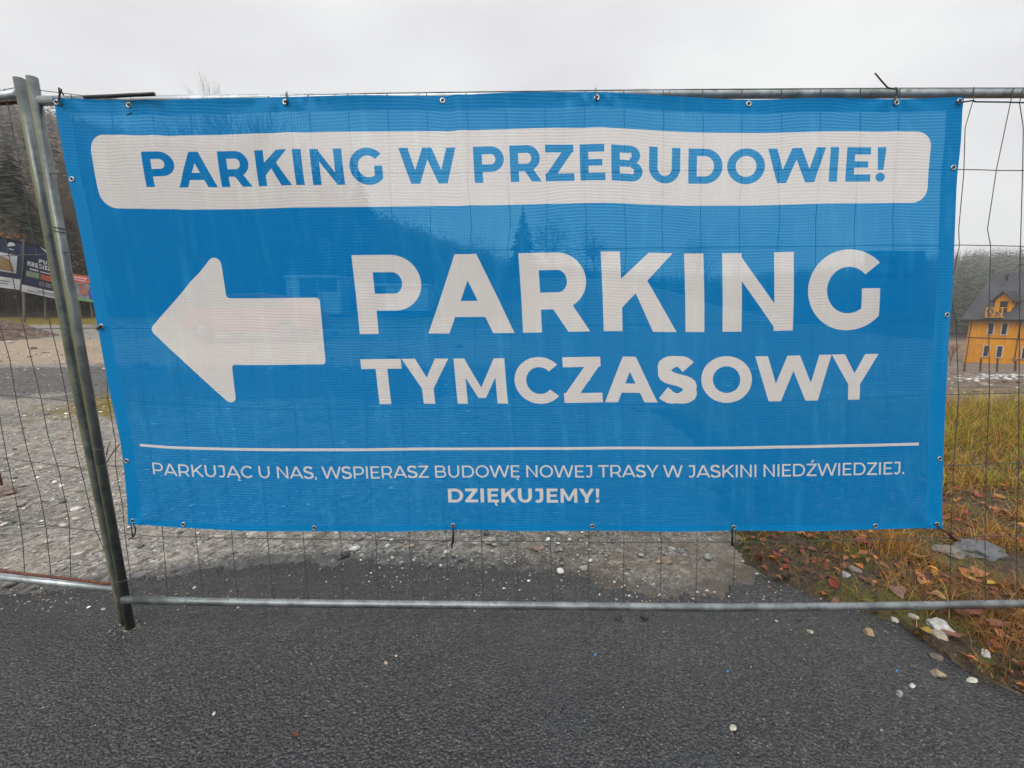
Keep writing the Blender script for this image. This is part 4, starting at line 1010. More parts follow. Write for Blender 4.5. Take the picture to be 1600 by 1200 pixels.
# ------------------------------------------------------------------ trees
M_CROWN = tinted('foliage', .75, .35, 3, 0, .2)
M_BARK = tinted('bark', .85, .35, 9, .01)
def conifer(H, r, tiers, per, rs, droop=.35, sub=3):
    """branch sprays as ragged leaf-sized triangles"""
    V = []; Fc = []
    for i in range(tiers):
        f = (i + rs.uniform(-.3, .3)) / tiers; f = min(max(f, 0), .995)
        z = H * (.10 + .90 * f); L = r * (1 - f) ** .85 * rs.uniform(.8, 1.12) + .02 * H * (1 - f)
        for k in range(per):
            a = rs.uniform(0, 6.283); l = L * rs.uniform(.65, 1.12); ca, sa = math.cos(a), math.sin(a)
            for s in range(sub):
                q0 = s / sub * .8; q1 = q0 + .55; w_ = l * (.36 - .12 * s / sub) * rs.uniform(.6, 1.2)
                z0 = z - droop * l * q0 ** 1.3; z1 = z - droop * l * min(1, q1) ** 1.1 + rs.uniform(-.05, .05) * l
                n = len(V); jx = rs.uniform(-.25, .25) * w_
                V += [(ca * l * q0, sa * l * q0, z0), (ca * l * (q0 + q1) / 2 - sa * (w_ + jx), sa * l * (q0 + q1) / 2 + ca * (w_ + jx), (z0 + z1) / 2 - .12 * w_),
                      (ca * l * min(1.05, q1), sa * l * min(1.05, q1), z1), (ca * l * (q0 + q1) / 2 + sa * (w_ - jx), sa * l * (q0 + q1) / 2 - ca * (w_ - jx), (z0 + z1) / 2 - .12 * w_)]
                Fc += [(n, n + 1, n + 2), (n, n + 2, n + 3)]
    return np.array(V), np.array(Fc)
def far_conifer(H, r, rs): return conifer(H, r, 14, 8, rs, .5, 1)
def bare(H, rs, depth_=5, first=.25, twig=.0):
    """branching limbs as thin three sided prisms"""
    V = []; Fc = []
    def limb(p, d, L, r, k):
        m = p + d * L * .5 + Vector((rs.uniform(-.06, .06), rs.uniform(-.06, .06), .02)) * L; q = p + d * L
        ring = []
        a = d.orthogonal().normalized(); b = d.cross(a)
        for c, rr in ((p, r), (m, r * .8), (q, r * .55)):
            n = len(V); ring.append(n)
            for j in range(3): V.append(c + (a * math.cos(j * 2.094) + b * math.sin(j * 2.094)) * rr)
        for s in range(2):
            for j in range(3):
                A, B = ring[s] + j, ring[s] + (j + 1) % 3; Fc.append((A, B, B + 3)); Fc.append((A, B + 3, A + 3))
        if k <= 0: return
        for _ in range(rs.choice((2, 3, 3))):
            nd = (d + Vector((rs.gauss(0, .42), rs.gauss(0, .42), rs.uniform(-.02, .25)))).normalized()
            limb(p + d * L * rs.uniform(.55, 1.0), nd, L * rs.uniform(.6, .85), r * .55, k - 1)
        limb(q, (d + Vector((rs.gauss(0, .12), rs.gauss(0, .12), .1))).normalized(), L * .8, r * .55, k - 1)
    limb(Vector((0, 0, 0)), Vector((rs.uniform(-.05, .05), rs.uniform(-.05, .05), 1)).normalized(), H * .24, H * .013, depth_)
    V = np.array([tuple(v) for v in V]); V *= H / V[:, 2].max()
    return V, np.array(Fc)
def puffy(H, rs, n=90):
    V = []; Fc = []
    lobes = [(rs.gauss(0, .12) * H, rs.gauss(0, .12) * H, H * rs.uniform(.4, .9), H * rs.uniform(.10, .2)) for _ in range(6)]
    for i in range(n):
        lx, ly, lz, lr = rs.choice(lobes); p = Vector((lx + rs.gauss(0, .6) * lr, ly + rs.gauss(0, .6) * lr, lz + rs.gauss(0, .7) * lr)); s = H * rs.uniform(.02, .055)
        a = Vector((rs.gauss(0, 1), rs.gauss(0, 1), rs.gauss(0, 1))).normalized(); b = a.orthogonal().normalized(); m = len(V)
        V += [p + a * s, p + b * s * .7, p - a * s * .8 + b * s * .2]; Fc.append((m, m + 1, m + 2))
    m = len(V); V += [Vector((-.012 * H, 0, 0)), Vector((.012 * H, 0, 0)), Vector((0, 0, .75 * H))]; Fc.append((m, m + 1, m + 2))
    return np.array([tuple(v) for v in V]), np.array(Fc)
def spread(templates, P, S, cols, name, label, mat):
    Vs, Fs, Cs = [], [], []; off = 0
    ti = rng.integers(0, len(templates), len(P))
    for k, (tv, tf) in enumerate(templates):
        ii = np.where(ti == k)[0]
        if not len(ii): continue
        an = rng.uniform(0, 6.28, len(ii)); c, s = np.cos(an)[:, None], np.sin(an)[:, None]
        v = tv[None] * S[ii][:, None, None]
        v = np.stack([v[..., 0] * c - v[..., 1] * s, v[..., 0] * s + v[..., 1] * c, v[..., 2]], -1) + P[ii][:, None]
        f = tf[None] + (np.arange(len(ii)) * len(tv))[:, None, None] + off
        sh = 1.0 + .25 * rng.uniform(-1, 1, (len(ii), len(tv), 1))
        Vs.append(v.reshape(-1, 3)); Fs.append(f.reshape(-1, 3)); Cs.append((cols[ii][:, None] * sh).reshape(-1, 3)); off += len(v.reshape(-1, 3))
    return tag(mesh(name, np.concatenate(Vs), np.concatenate(Fs), mat, col=np.concatenate(Cs)), label, None, None, 'stuff')
rs = random.Random(3)
TC = [far_conifer(1.0, .21, rs) for _ in range(6)]
TB = [bare(1.0, random.Random(i), 4) for i in range(4)]
TP = [puffy(1.0, rs) for _ in range(5)]
def hill_pts(n, u0, u1, y0f, y1f):
    u = rng.uniform(u0, u1, n); wr = sm(.15, .95, u); yr = rid_y(wr); y = (y0f + (y1f - y0f) * rng.random(n) ** .8) * yr
    x = u * y; return np.stack([x, y, terrain(x, y) - .3], -1)
def cap(P, S):
    lim = (np.interp(P[:, 0] / P[:, 1], RU, RT) * P[:, 1] + CH - P[:, 2]) * rng.uniform(.7, 1.06, len(P)); return np.minimum(S, lim).clip(1.0)
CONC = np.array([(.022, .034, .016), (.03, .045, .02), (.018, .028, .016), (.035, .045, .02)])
DECC = np.array([(.12, .075, .045), (.16, .10, .05), (.10, .085, .06), (.20, .11, .04), (.13, .11, .08), (.08, .065, .05)])
P = hill_pts(3000, -2.2, .3, .30, 1.02); spread(TC, P, cap(P, rng.uniform(9, 17, len(P))), CONC[rng.integers(0, 4, len(P))], 'hill_conifers', 'dark conifers covering the wooded hillside on the left', M_CROWN)
P = hill_pts(2300, -2.2, .3, .22, 1.0); spread(TP, P, cap(P, rng.uniform(8, 14, len(P))), DECC[rng.integers(0, 6, len(P))], 'hill_broadleaves', 'brown autumn broadleaf trees covering the left hillside', M_CROWN)
P = hill_pts(6500, .1, 2.0, .30, 1.02); spread(TC, P, cap(P, rng.uniform(11, 20, len(P))), CONC[rng.integers(0, 4, len(P))] * 1.7, 'far_forest', 'fog grey spruce forest on the far hill at the right', M_CROWN)  # tint raised so part of the distance haze sits in the tree colour
P = hill_pts(330, -2.2, -.15, .20, .36); spread(TB, P, cap(P, rng.uniform(7, 12, len(P))), np.array([(.085, .07, .055), (.12, .095, .075), (.06, .052, .045)])[rng.integers(0, 3, len(P))], 'bare_woodland', 'bare brown woodland at the foot of the left hill', M_BARK)
P = hill_pts(900, -1.9, -.3, .128, .20); spread(TP, P, cap(P, rng.uniform(1.6, 4.2, len(P))), np.array([(.018, .018, .009), (.035, .026, .013), (.014, .018, .009), (.06, .04, .015)])[rng.integers(0, 4, len(P))], 'undergrowth', 'dark tangled undergrowth behind the advertising banners', M_CROWN)

n = 1500; yy = rng.uniform(23.3, 27.5, n); xx = -yy * rng.uniform(.3, 1.9, n)
spread(TP, np.stack([xx, yy, terrain(xx, yy) - .15], -1), rng.uniform(.5, 1.7, n), np.array([(.018, .020, .009), (.035, .026, .013), (.012, .016, .008), (.05, .035, .015)])[rng.integers(0, 4, n)], 'brush', 'low dark brush on the bank beneath the advertising banners', M_CROWN)
def tree(kind, px, top_py, Yd, r, label, group=None, col=None, seed=1, dens=1.0):
    rs = random.Random(seed); x, y, zt = at(px, top_py, Yd); z0 = tz(x, y) - .1; H = zt - z0
    if kind == 'spruce':
        root = empty('spruce_tree', (x, y, z0), label, 'spruce tree', group)
        b = MB(); b.tube([(x, y, z0), (x + .05, y, z0 + H * .5), (x, y, z0 + H * .98)], [H * .014, H * .009, H * .002], 8); b.build('trunk', M_TR, root)
        V, Fq = conifer(H, r, int(46 * dens), 13, rs, .38, 3)
        cc = (np.array(col or (.022, .036, .016)) * rng.uniform(.6, 1.5, (len(V) // 4, 1))).repeat(4, 0)
        mesh('crown', V + np.array([x, y, z0]), Fq, M_CROWN, root, col=cc)
    elif kind == 'bare':
        root = empty('bare_tree', (x, y, z0), label, 'bare tree', group)
        V, Fq = bare(H, rs, 6); nt_ = 18
        tr = Fq[:, 0] < 9
        mesh('trunk', V[:9] + np.array([x, y, z0]), Fq[(Fq < 9).all(1)], M_TR, root)
        mesh('crown', V + np.array([x, y, z0]), Fq[~(Fq < 9).all(1)], M_BARK, root, col=np.full((len(V), 3), col or (.10, .08, .065)))
    else:
        root = empty('shrub' if kind == 'shrub' else 'broadleaf_tree', (x, y, z0), label, 'shrub' if kind == 'shrub' else 'tree', group)
        V, Fq = bare(H * .92, rs, 4); mesh('trunk' if kind != 'shrub' else 'stems', V + np.array([x, y, z0]), Fq, M_BARK, root, col=np.full((len(V), 3), (.07, .055, .045)))
        V, Fq = puffy(H, rs, int(1500 * dens)); V[:, :2] *= r / (H * .3); V = V * np.array([1, 1, 1.0]); 
        # small leaves
        T = V[Fq[:-1]]; cen = T.mean(1, keepdims=True); T = cen + (T - cen) * .42
        cc = (np.array(col) * rng.uniform(.6, 1.4, (len(T), 1))).repeat(3, 0)
        mesh('crown', T.reshape(-1, 3) + np.array([x, y, z0]), np.arange(len(T) * 3).reshape(-1, 3), M_CROWN, root, col=cc)
M_TR = simple('trunk_bark', (.07, .055, .045), .9, 0, .4, 6, .02)
SG = 'dark spruces at the left before the hill'
tree('spruce', 8, 222, 33, 2.6, 'tall dark spruce at the left edge above the navy advertising banners', SG, None, 11)
tree('spruce', 36, 300, 31, 1.8, 'shorter dark spruce right behind the navy banner beside the tall one', SG, None, 12)
tree('spruce', -60, 205, 36, 3.0, 'tall dark spruce just beyond the left edge of the view', SG, None, 13)
tree('spruce', 104, 330, 34, 2.2, 'dark spruce seen between the paired posts and the blue banner', SG, (.03, .036, .018), 14)
tree('spruce', 817, 318, 60, 2.6, 'slender spruce showing dark through the blue banner above the big letters', None, None, 15)
tree('spruce', 560, 262, 55, 3.4, 'broad spruce showing through the white title panel of the banner', None, None, 16)
tree('broadleaf', 866, 335, 62, 3.2, 'broad tree right of the slender spruce behind the banner', None, (.06, .055, .03), 17)
tree('broadleaf', 932, 352, 64, 2.6, 'smaller tree further right of the slender spruce behind the banner', None, (.05, .05, .03), 18)
tree('broadleaf', 1092, 374, 40, 1.6, 'round crowned tree behind the banner above the word with the arrow', None, (.045, .045, .03), 19)
tree('broadleaf', 760, 372, 66, 3.2, 'low tree left of the slender spruce behind the banner', None, (.06, .055, .03), 20)
BG = 'bare trees behind the top edge of the banner'
tree('bare', 345, 134, 36, 3, 'bare tree whose twigs rise over the banner top left of the third tie', BG, None, 21)
tree('bare', 385, 140, 37, 3, 'bare tree whose twigs rise over the banner top next to the third tie', BG, None, 22)
for i, (px, py, Yd, l) in enumerate(((260, 172, 34, 'over the first letter of the title'), (300, 160, 39, 'over the second letter of the title'), (430, 168, 36, 'over the fourth letter of the title'), (215, 190, 33, 'just left of the first letter of the title'), (480, 190, 40, 'over the fifth letter of the title'), (175, 215, 35, 'at the left end of the white title panel'))):
    tree('bare', px, py, Yd, 3, 'bare tree faint through the blue banner ' + l, BG, None, 30 + i)
for i, (px, py, Yd, l) in enumerate(((10, 330, 27, 'above the food picture banner at the left edge'), (95, 345, 29, 'directly behind the paired posts above the lettered banner'), (140, 360, 28, 'touching the left edge of the blue banner'), (60, 290, 33, 'above the emblem of the navy banner'), (125, 300, 33, 'between the paired posts and the blue banner'), (80, 250, 38, 'highest, left of the paired posts'))):
    tree('bare', px, py, Yd, 3, 'bare brown sapling ' + l, 'bare saplings above the advertising banners', (.12, .095, .07), 40 + i)
tree('shrub', 4, 352, 24.5, 1.0, 'orange leaved shrub above the left navy advertising banner', None, (.42, .15, .02), 50, .25)
tree('shrub', 135, 412, 25.5, .7, 'small orange shrub above the red and yellow advertising banner', None, (.40, .17, .03), 51, .15)
tree('shrub', 1490, 528, 42, 2.2, 'orange brown shrub between the blue banner and the orange house', None, (.30, .15, .05), 52, .8)
tree('shrub', 1470, 534, 44, 2.2, 'orange brown shrub behind the right edge of the blue banner', None, (.26, .13, .05), 53, .8)

# ------------------------------------------------------------------ advertising banners on the left
def quad_map(tl, tr_, br, bl, Yl, Yr):
    A = [Vector(at(*tl, Yl)), Vector(at(*tr_, Yr)), Vector(at(*br, Yr)), Vector(at(*bl, Yl))]
    n = (A[1] - A[0]).cross(A[3] - A[0]).normalized()
    if n.y > 0: n = -n
    def f(u, v, off=0.0):   # v = 1 top
        p = (A[0] * (1 - u) + A[1] * u) * v + (A[3] * (1 - u) + A[2] * u) * (1 - v)
        return p + n * (off + .03 * math.sin(u * 9 + v * 3) * math.sin(v * 3.1))
    return f
def sheet(name, f, u0, u1, v0, v1, off, mat, parent, thick=0, nu=14, nv=10):
    V = [f(u0 + (u1 - u0) * i / nu, v0 + (v1 - v0) * j / nv, off) for j in range(nv + 1) for i in range(nu + 1)]; k = len(V)
    Fq = [(j * (nu + 1) + i, j * (nu + 1) + i + 1, (j + 1) * (nu + 1) + i + 1, (j + 1) * (nu + 1) + i) for j in range(nv) for i in range(nu)]
    if thick:
        V += [f(u0 + (u1 - u0) * i / nu, v0 + (v1 - v0) * j / nv, off - thick) for j in range(nv + 1) for i in range(nu + 1)]
        Fq += [tuple(x + k for x in q[::-1]) for q in Fq]
        rim = [i for i in range(nu + 1)] + [j * (nu + 1) + nu for j in range(1, nv + 1)] + [nv * (nu + 1) + i for i in range(nu - 1, -1, -1)] + [j * (nu + 1) for j in range(nv - 1, 0, -1)]
        Fq += [(rim[i], rim[(i + 1) % len(rim)], rim[(i + 1) % len(rim)] + k, rim[i] + k) for i in range(len(rim))]
    return mesh(name, V, Fq, mat, parent, smooth=True)
def patch(name, f, polys, off, mat, parent):
    v2, tr = cdt([('p', polys)], [(x, y) for x in np.linspace(0, 1, 15) for y in np.linspace(0, 1, 11)])
    fs = tr['p']; used = sorted({i for q in fs for i in q}); m = {o: n for n, o in enumerate(used)}
    return mesh(name, [f(*v2[i], off) for i in used], [tuple(m[i] for i in q) for q in fs], mat, parent)
M_NAVY = simple('navy_print', (.008, .018, .058), .7, 0, .3, 1.5)
M_PW = simple('white_print', (.55, .56, .57), .5, 0, .12, 2)
def food_mat(name, stops, sc):
    t = NT(name); v = t.n('TexVoronoi', Scale=sc, Vector=t.obj())
    return t.done(t.bsdf(t.mix(.25, t.ramp(v.outputs['Color'], stops), t.ramp(t.noise(sc * .6), stops)), .5))
M_FOOD = food_mat('food_picture', [(0, (.30, .08, .03)), (.35, (.10, .16, .03)), (.6, (.35, .16, .05)), (.8, (.10, .05, .03)), (1, (.50, .45, .30))], 4)
M_PIC1 = food_mat('green_picture', [(0, (.35, .30, .2)), (.4, (.08, .2, .09)), (.7, (.4, .38, .33)), (1, (.15, .06, .05))], 5)
M_PIC2 = food_mat('red_picture', [(0, (.50, .08, .03)), (.5, (.42, .10, .05)), (.8, (.15, .04, .03)), (1, (.30, .1, .08))], 5)
M_SPOST = simple('sign_post_wood', (.10, .085, .07), .8, 0, .3, 6)
def sign_posts(root, f, us, drop, names='post'):
    for u in us:
        p = f(u, 0, -.35); q = f(u, 1, -.2); g0 = tz(p.x, p.y)
        b = MB(); b.tube([(p.x, p.y, g0 - .1), tuple(q + Vector((0, 0, .05)))], .05, 8); b.build(names, M_SPOST, root)
f1 = quad_map((-75, 352), (36, 378), (31, 453), (-82, 438), 20.5, 22.0)
r1 = empty('advertising_banner', tuple(f1(.5, 0)), 'navy advertising banner with a food picture at the left edge', 'advertising banner', 'advertising banners on posts at the left')
sheet('sheet', f1, 0, 1, 0, 1, 0, M_NAVY, r1, .02)
sheet('white_band', f1, .0, 1, 0, .22, .02, M_PW, r1)
sheet('picture_ground', f1, .40, .93, .33, .70, .02, M_PW, r1)
patch('food_picture', f1, [arcdisc(.72, .49, .13, 16), [(.55, .36), (.90, .36), (.84, .55), (.6, .56)]], .04, M_FOOD, r1)
patch('emblem', f1, [arc(.835, .865, .06, .075, .06, .075, 20, 200, 20)[i] for i in range(10)] + [rect(.80, .79, .87, .81)], .03, M_PW, r1)
patch('lettering', f1, [rect(.5 + .0, .135, .84, .15), rect(.6, .08, .82, .094)], .04, simple('print_dark', (.05, .06, .10), .5), r1)
sign_posts(r1, f1, (.02, .5, .98), 0)
f2 = quad_map((39, 377), (112, 399), (112, 472), (33, 455), 21.5, 23.0)
r2 = empty('advertising_banner', tuple(f2(.5, 0)), 'navy advertising banner with white lettering beside the paired posts', 'advertising banner', 'advertising banners on posts at the left')
sheet('sheet', f2, 0, 1, 0, 1, 0, M_NAVY, r2, .02)
sheet('white_band', f2, .0, 1, 0, .14, .02, M_PW, r2)
patch('white_flash', f2, [[(.30, .98), (.60, .80), (.62, .90)]], .025, M_PW, r2)
patch('lettering', f2, text_polys('PUB', .30, .56, .655, .735, .3, 16) + text_polys('KRĘGIELNIA', .07, .76, .545, .635, .3, 16) + [rect(.12, .475, .30, .50), rect(.34, .475, .55, .495)], .03, M_PW, r2)
sheet('picture', f2, .06, .32, .33, .44, .03, M_PIC1, r2, 0, 4, 3)
sheet('picture', f2, .335, .60, .33, .44, .03, M_PIC2, r2, 0, 4, 3)
patch('framed_icons', f2, [rect(.33, .205, .335, .275), rect(.42, .205, .425, .275), rect(.335, .205, .42, .212), rect(.335, .268, .42, .275), rect(.46, .205, .465, .275), rect(.56, .205, .565, .275), rect(.465, .205, .56, .212), rect(.465, .268, .56, .275), rect(.35, .235, .405, .245), rect(.48, .235, .545, .245)], .03, M_PW, r2)
patch('small_print', f2, [rect(.30, .075, .62, .09), rect(.10, .04, .70, .052)], .03, simple('print_dark', (.05, .06, .10), .5), r2)
sign_posts(r2, f2, (.02, .45, .98), 0)
f3 = quad_map((113, 428), (150, 434), (157, 474), (120, 469), 22.4, 22.9)
r3 = empty('advertising_banner', tuple(f3(.5, 0)), 'small colourful advertising banner with a red heading beside the blue banner edge', 'advertising banner', 'advertising banners on posts at the left')
sheet('sheet', f3, 0, 1, 0, 1, 0, simple('grey_print', (.17, .17, .19), .5), r3, .02)
sheet('red_heading', f3, 0, .72, .72, 1, .02, simple('red_print', (.50, .07, .03), .5), r3, 0, 4, 3)
sheet('yellow_area', f3, .72, 1, .30, 1, .02, simple('yellow_print', (.42, .40, .14), .5), r3, 0, 4, 3)
sheet('blue_area', f3, .55, 1, .10, .45, .03, simple('blue_print', (.03, .04, .26), .5), r3, 0, 4, 3)
sheet('green_band', f3, 0, 1, 0, .10, .02, simple('green_print', (.09, .28, .09), .5), r3, 0, 4, 2)
patch('lettering', f3, [rect(.06 + .09 * i, .86, .12 + .09 * i, .92) for i in range(6)] + [rect(.06 + .08 * i, .78, .11 + .08 * i, .82) for i in range(6)] + [rect(.68, .30, .78, .40)], .035, M_PW, r3)
patch('picture', f3, [arcdisc(.30, .58, .10), arcdisc(.36, .36, .12)], .03, M_PIC2, r3)
patch('figure', f3, [arcdisc(.72, .70, .07), [(.62, .5), (.70, .64), (.80, .60), (.9, .36), (.8, .46)]], .035, simple('dark_figure', (.03, .03, .05), .5), r3)
sign_posts(r3, f3, (.05, .55, .97), 0)

# ------------------------------------------------------------------ orange house
HD = 52.0
P0 = Vector(at(1506, 560, HD)); ex = Vector((.36, -.933, 0)).normalized(); ey = Vector((.933, .36, 0)).normalized()
z_b = at(1508, 566, HD)[2]; z_e = at(1505, 494, HD)[2]; hh = z_e - z_b
HM = Matrix(((ex.x, ey.x, 0, P0.x), (ex.y, ey.y, 0, P0.y), (0, 0, 1, z_b), (0, 0, 0, 1)))
hs = empty('house', (P0.x, P0.y, z_b), 'orange boarded house with dark slate roof and dormer at the right', 'house')
HW, HDp = 15.0, 9.6
t = NT('orange_boards'); wv = t.n('TexWave', dict(wave_type='BANDS', bands_direction='X'), Scale=1.0, Vector=t.n('TexCoord').outputs['UV'])
n = t.noise(1.3, 5, .6); c = t.mix(n, (.62, .24, .003, 1), (.80, .35, .005, 1)); c = t.mix(t.step(t.noise(.5, 5, .7, t.scaled((3, 3, .3))), .5, .7), c, (.60, .23, .010, 1))
sepo = t.n('SeparateXYZ', i0=t.obj()); pr = t.math('ADD', t.math('MULTIPLY', sepo.outputs[0], ex.x), t.math('MULTIPLY', sepo.outputs[1], ex.y))
gr = t.step(t.math('ABSOLUTE', t.math('SUBTRACT', t.math('FRACT', t.math('MULTIPLY', pr, 3.3)), .5)), .44, .49)
c = t.mix(t.math('MULTIPLY', gr, .45), c, (.22, .07, .01, 1))
M_OR = t.done(t.bsdf(c, .8, 0, None, .1))
M_SL = None
t = NT('slate_roof'); br_ = t.n('TexBrick', Scale=1.0, Vector=t.scaled((1, 1, 1), t.n('TexCoord').outputs['UV'])); br_.inputs['Color1'].default_value = (.035, .037, .043, 1); br_.inputs['Color2'].default_value = (.055, .058, .066, 1); br_.inputs['Mortar'].default_value = (.012, .012, .014, 1)
br_.inputs['Mortar Size'].default_value = .035; br_.inputs['Brick Width'].default_value = .55; br_.inputs['Row Height'].default_value = .36
M_SL = t.done(t.bsdf(t.mix(t.step(t.noise(.6, 5), .4, .65), br_.outputs[0], (.05, .054, .062, 1)), .6, 0, t.bump(br_.outputs[0], .03), .2))
M_DK = simple('dark_trim', (.018, .018, .02), .5, 0, .2, 5)
M_GLS = simple('window_glass', (.02, .022, .026), .08, 0, .2, 3)
M_WF = simple('window_frame_white', (.55, .53, .48), .5, 0, .1, 6)
M_BAL = simple('balcony_wood', (.62, .27, .02), .6, 0, .2, 6)
def hpart(mb, name, mat, parent=hs, smooth=False):
    mb.V = [tuple(HM @ Vector(v)) for v in mb.V]; o = mb.build(name, mat, None, smooth)
    o.parent = parent
    bpy.context.view_layer.update(); o.matrix_parent_inverse = parent.matrix_world.inverted(); return o
def along(px):
    lo, hi = -3.0, 14.0
    for _ in range(40):
        m = (lo + hi) / 2; p = P0 + ex * m
        if 800 + F * p.x / (p.y * math.cos(PITCH) + .05 * p.y * 0 + 2.2 * math.sin(PITCH)) < px: lo = m
        else: hi = m
    return lo
b = MB(); rh = 5.1 * HD / 55; hl = hh
prof_ = [(0, -.6), (HDp, -.6), (HDp, hl), (HDp / 2, hl + rh * .93), (0, hl)]
V = [(x, p[0], p[1]) for x in (0, HW) for p in prof_]; b.add(V, [(0, 1, 2, 3, 4), (9, 8, 7, 6, 5), (0, 5, 6, 1), (4, 9, 5, 0), (2, 1, 6, 7), (3, 2, 7, 8), (4, 3, 8, 9)])
wall = hpart(b, 'wall', M_OR)
ov = .55; b = MB(); sl_ = rh / (HDp / 2)
for sgn, y0 in ((1, 0), (-1, HDp)):
    yo = y0 - sgn * ov; zo = hl - ov * sl_ + .08; ym = HDp / 2; zm = hl + rh + .02
    V = [(-ov, yo, zo), (HW + ov, yo, zo), (HW + ov, ym, zm), (-ov, ym, zm), (-ov, yo, zo + .16), (HW + ov, yo, zo + .16), (HW + ov, ym, zm + .16), (-ov, ym, zm + .16)]
    b.add(V, [(0, 1, 2, 3), (7, 6, 5, 4), (0, 4, 5, 1), (1, 5, 6, 2), (2, 6, 7, 3), (3, 7, 4, 0)])
roof = hpart(b, 'roof', M_SL)
uv = roof.data.uv_layers.new(name='UVMap')
IHM = HM.inverted()
for lp in roof.data.loops:
    q = IHM @ roof.data.vertices[lp.vertex_index].co; uv.data[lp.index].uv = (q.x + (q.y * .35), math.hypot(q.y, q.z))
b = MB(); b.tube([(-ov, -ov - .08, hl - ov * sl_ + .1), (HW + ov, -ov - .08, hl - ov * sl_ + .1)], .085, 8); hpart(b, 'gutter', M_DK, roof)
b = MB(); b.box((1.0, 3.9, hl + rh * .86), (.16, .16, .9)); b.box((1.0, 3.9, hl + rh * .86 + .49), (.3, .3, .08)); hpart(b, 'vent_pipe', M_DK, roof)
b = MB(); b.box((HW / 2, -.03, hl * .545), (HW + .1, .06, .10)); hpart(b, 'storey_band', simple('band_dark', (.12, .05, .02), .6))
for xx_ in (.25, along(1592)): b = MB(); b.tube([(xx_, -.35, hl - .25), (xx_, -.12, hl - .65), (xx_, -.12, -.2)], .045, 8); hpart(b, 'downpipe', M_DK)
def win(x0, z0, w_, h_):
    b = MB(); 
    for c_, d_ in (((x0 - .035, -.05, z0 + h_ / 2), (.07, .12, h_ + .14)), ((x0 + w_ + .035, -.05, z0 + h_ / 2), (.07, .12, h_ + .14)), ((x0 + w_ / 2, -.05, z0 + h_ + .035), (w_, .12, .07)), ((x0 + w_ / 2, -.07, z0 - .035), (w_, .18, .07))): b.box(c_, d_)
    w0 = hpart(b, 'window', M_WF); b = MB(); b.box((x0 + w_ / 2, -.012, z0 + h_ / 2), (w_, .04, h_)); hpart(b, 'pane', M_GLS, w0)
k_ = hl / 5.6
mpx = hl / 71
for pxa, pxb in ((1547, 1543), (1568, 1564), (1607, 1604), (1628, 1626), (1662, 1660)):
    ta, tb = along(pxa), along(pxb); ww = .42
    win(ta - ww / 2, hl - 26.5 * mpx, ww, 16 * mpx); win(tb - ww / 2 + .1, 11.5 * mpx, ww, 16 * mpx)
# dormer with balcony
dx0, dx1, dz0, dz1 = along(1545), along(1570), hl + .05, hl + 1.75
b = MB(); dm = (dx0 + dx1) / 2
pr_ = [(dx0, dz0 - .2), (dx1, dz0 - .2), (dx1, dz1), (dm, dz1 + .75), (dx0, dz1)]
V = [(p[0], y_, p[1]) for y_ in (.25, 3.2) for p in pr_]; b.add(V, [(4, 3, 2, 1, 0), (5, 6, 7, 8, 9), (0, 1, 6, 5), (1, 2, 7, 6), (2, 3, 8, 7), (3, 4, 9, 8), (4, 0, 5, 9)])
dor = hpart(b, 'dormer', M_OR)
b = MB()
for sgn, xe in ((1, dx0), (-1, dx1)):
    xo = xe - sgn * .3; zo = dz1 - .3 * 1.1; V = [(xo, -.15, zo + .06), (dm, -.15, dz1 + .82), (dm, 3.6, dz1 + .82), (xo, 3.6, zo + .06)]
    V += [(a_x, a_y, a_z + .14) for a_x, a_y, a_z in V]; b.add(V, [(0, 1, 2, 3), (7, 6, 5, 4), (0, 4, 5, 1), (1, 5, 6, 2), (2, 6, 7, 3), (3, 7, 4, 0)])
hpart(b, 'dormer_roof', M_DK, dor)
b = MB(); b.box((dm + .08, .22, dz0 + .85), (.6, .08, 1.45)); hpart(b, 'balcony_door', M_GLS, dor)
b = MB(); bz = dz0 - .05
b.box((dm - .2, -.25, bz - .1), (dx1 - dx0 + .1, .95, .12))
bw = dx1 - dx0
for x_ in (dx0 - .25, dm - .25, dx1 - .25): b.box((x_, -.7, bz + .45), (.08, .08, 1.0))
b.box((dm - .25, -.7, bz + .92), (bw, .1, .07)); b.box((dm - .25, -.7, bz + .12), (bw, .1, .06))
for x_ in (dx0 - .25, dm - .25):
    for s_ in (1, -1): 
        p, q = Vector((x_ + .05, -.7, bz + (.15 if s_ > 0 else .9))), Vector((x_ + bw / 2 - .05, -.7, bz + (.9 if s_ > 0 else .15))); b.tube([p, q], .03, 4)
for x_ in (dx0 - .25, dx1 - .25): b.box((x_, -.22, bz + .92), (.07, .86, .07))
hpart(b, 'balcony', M_BAL, dor)
for x_ in (along(1526), along(1582), along(1597)): b = MB(); b.box((x_, -.1, hl * .86), (.16, .16, .24)); hpart(b, 'wall_lamp', simple('lamp_ivory', (.55, .40, .18), .5))
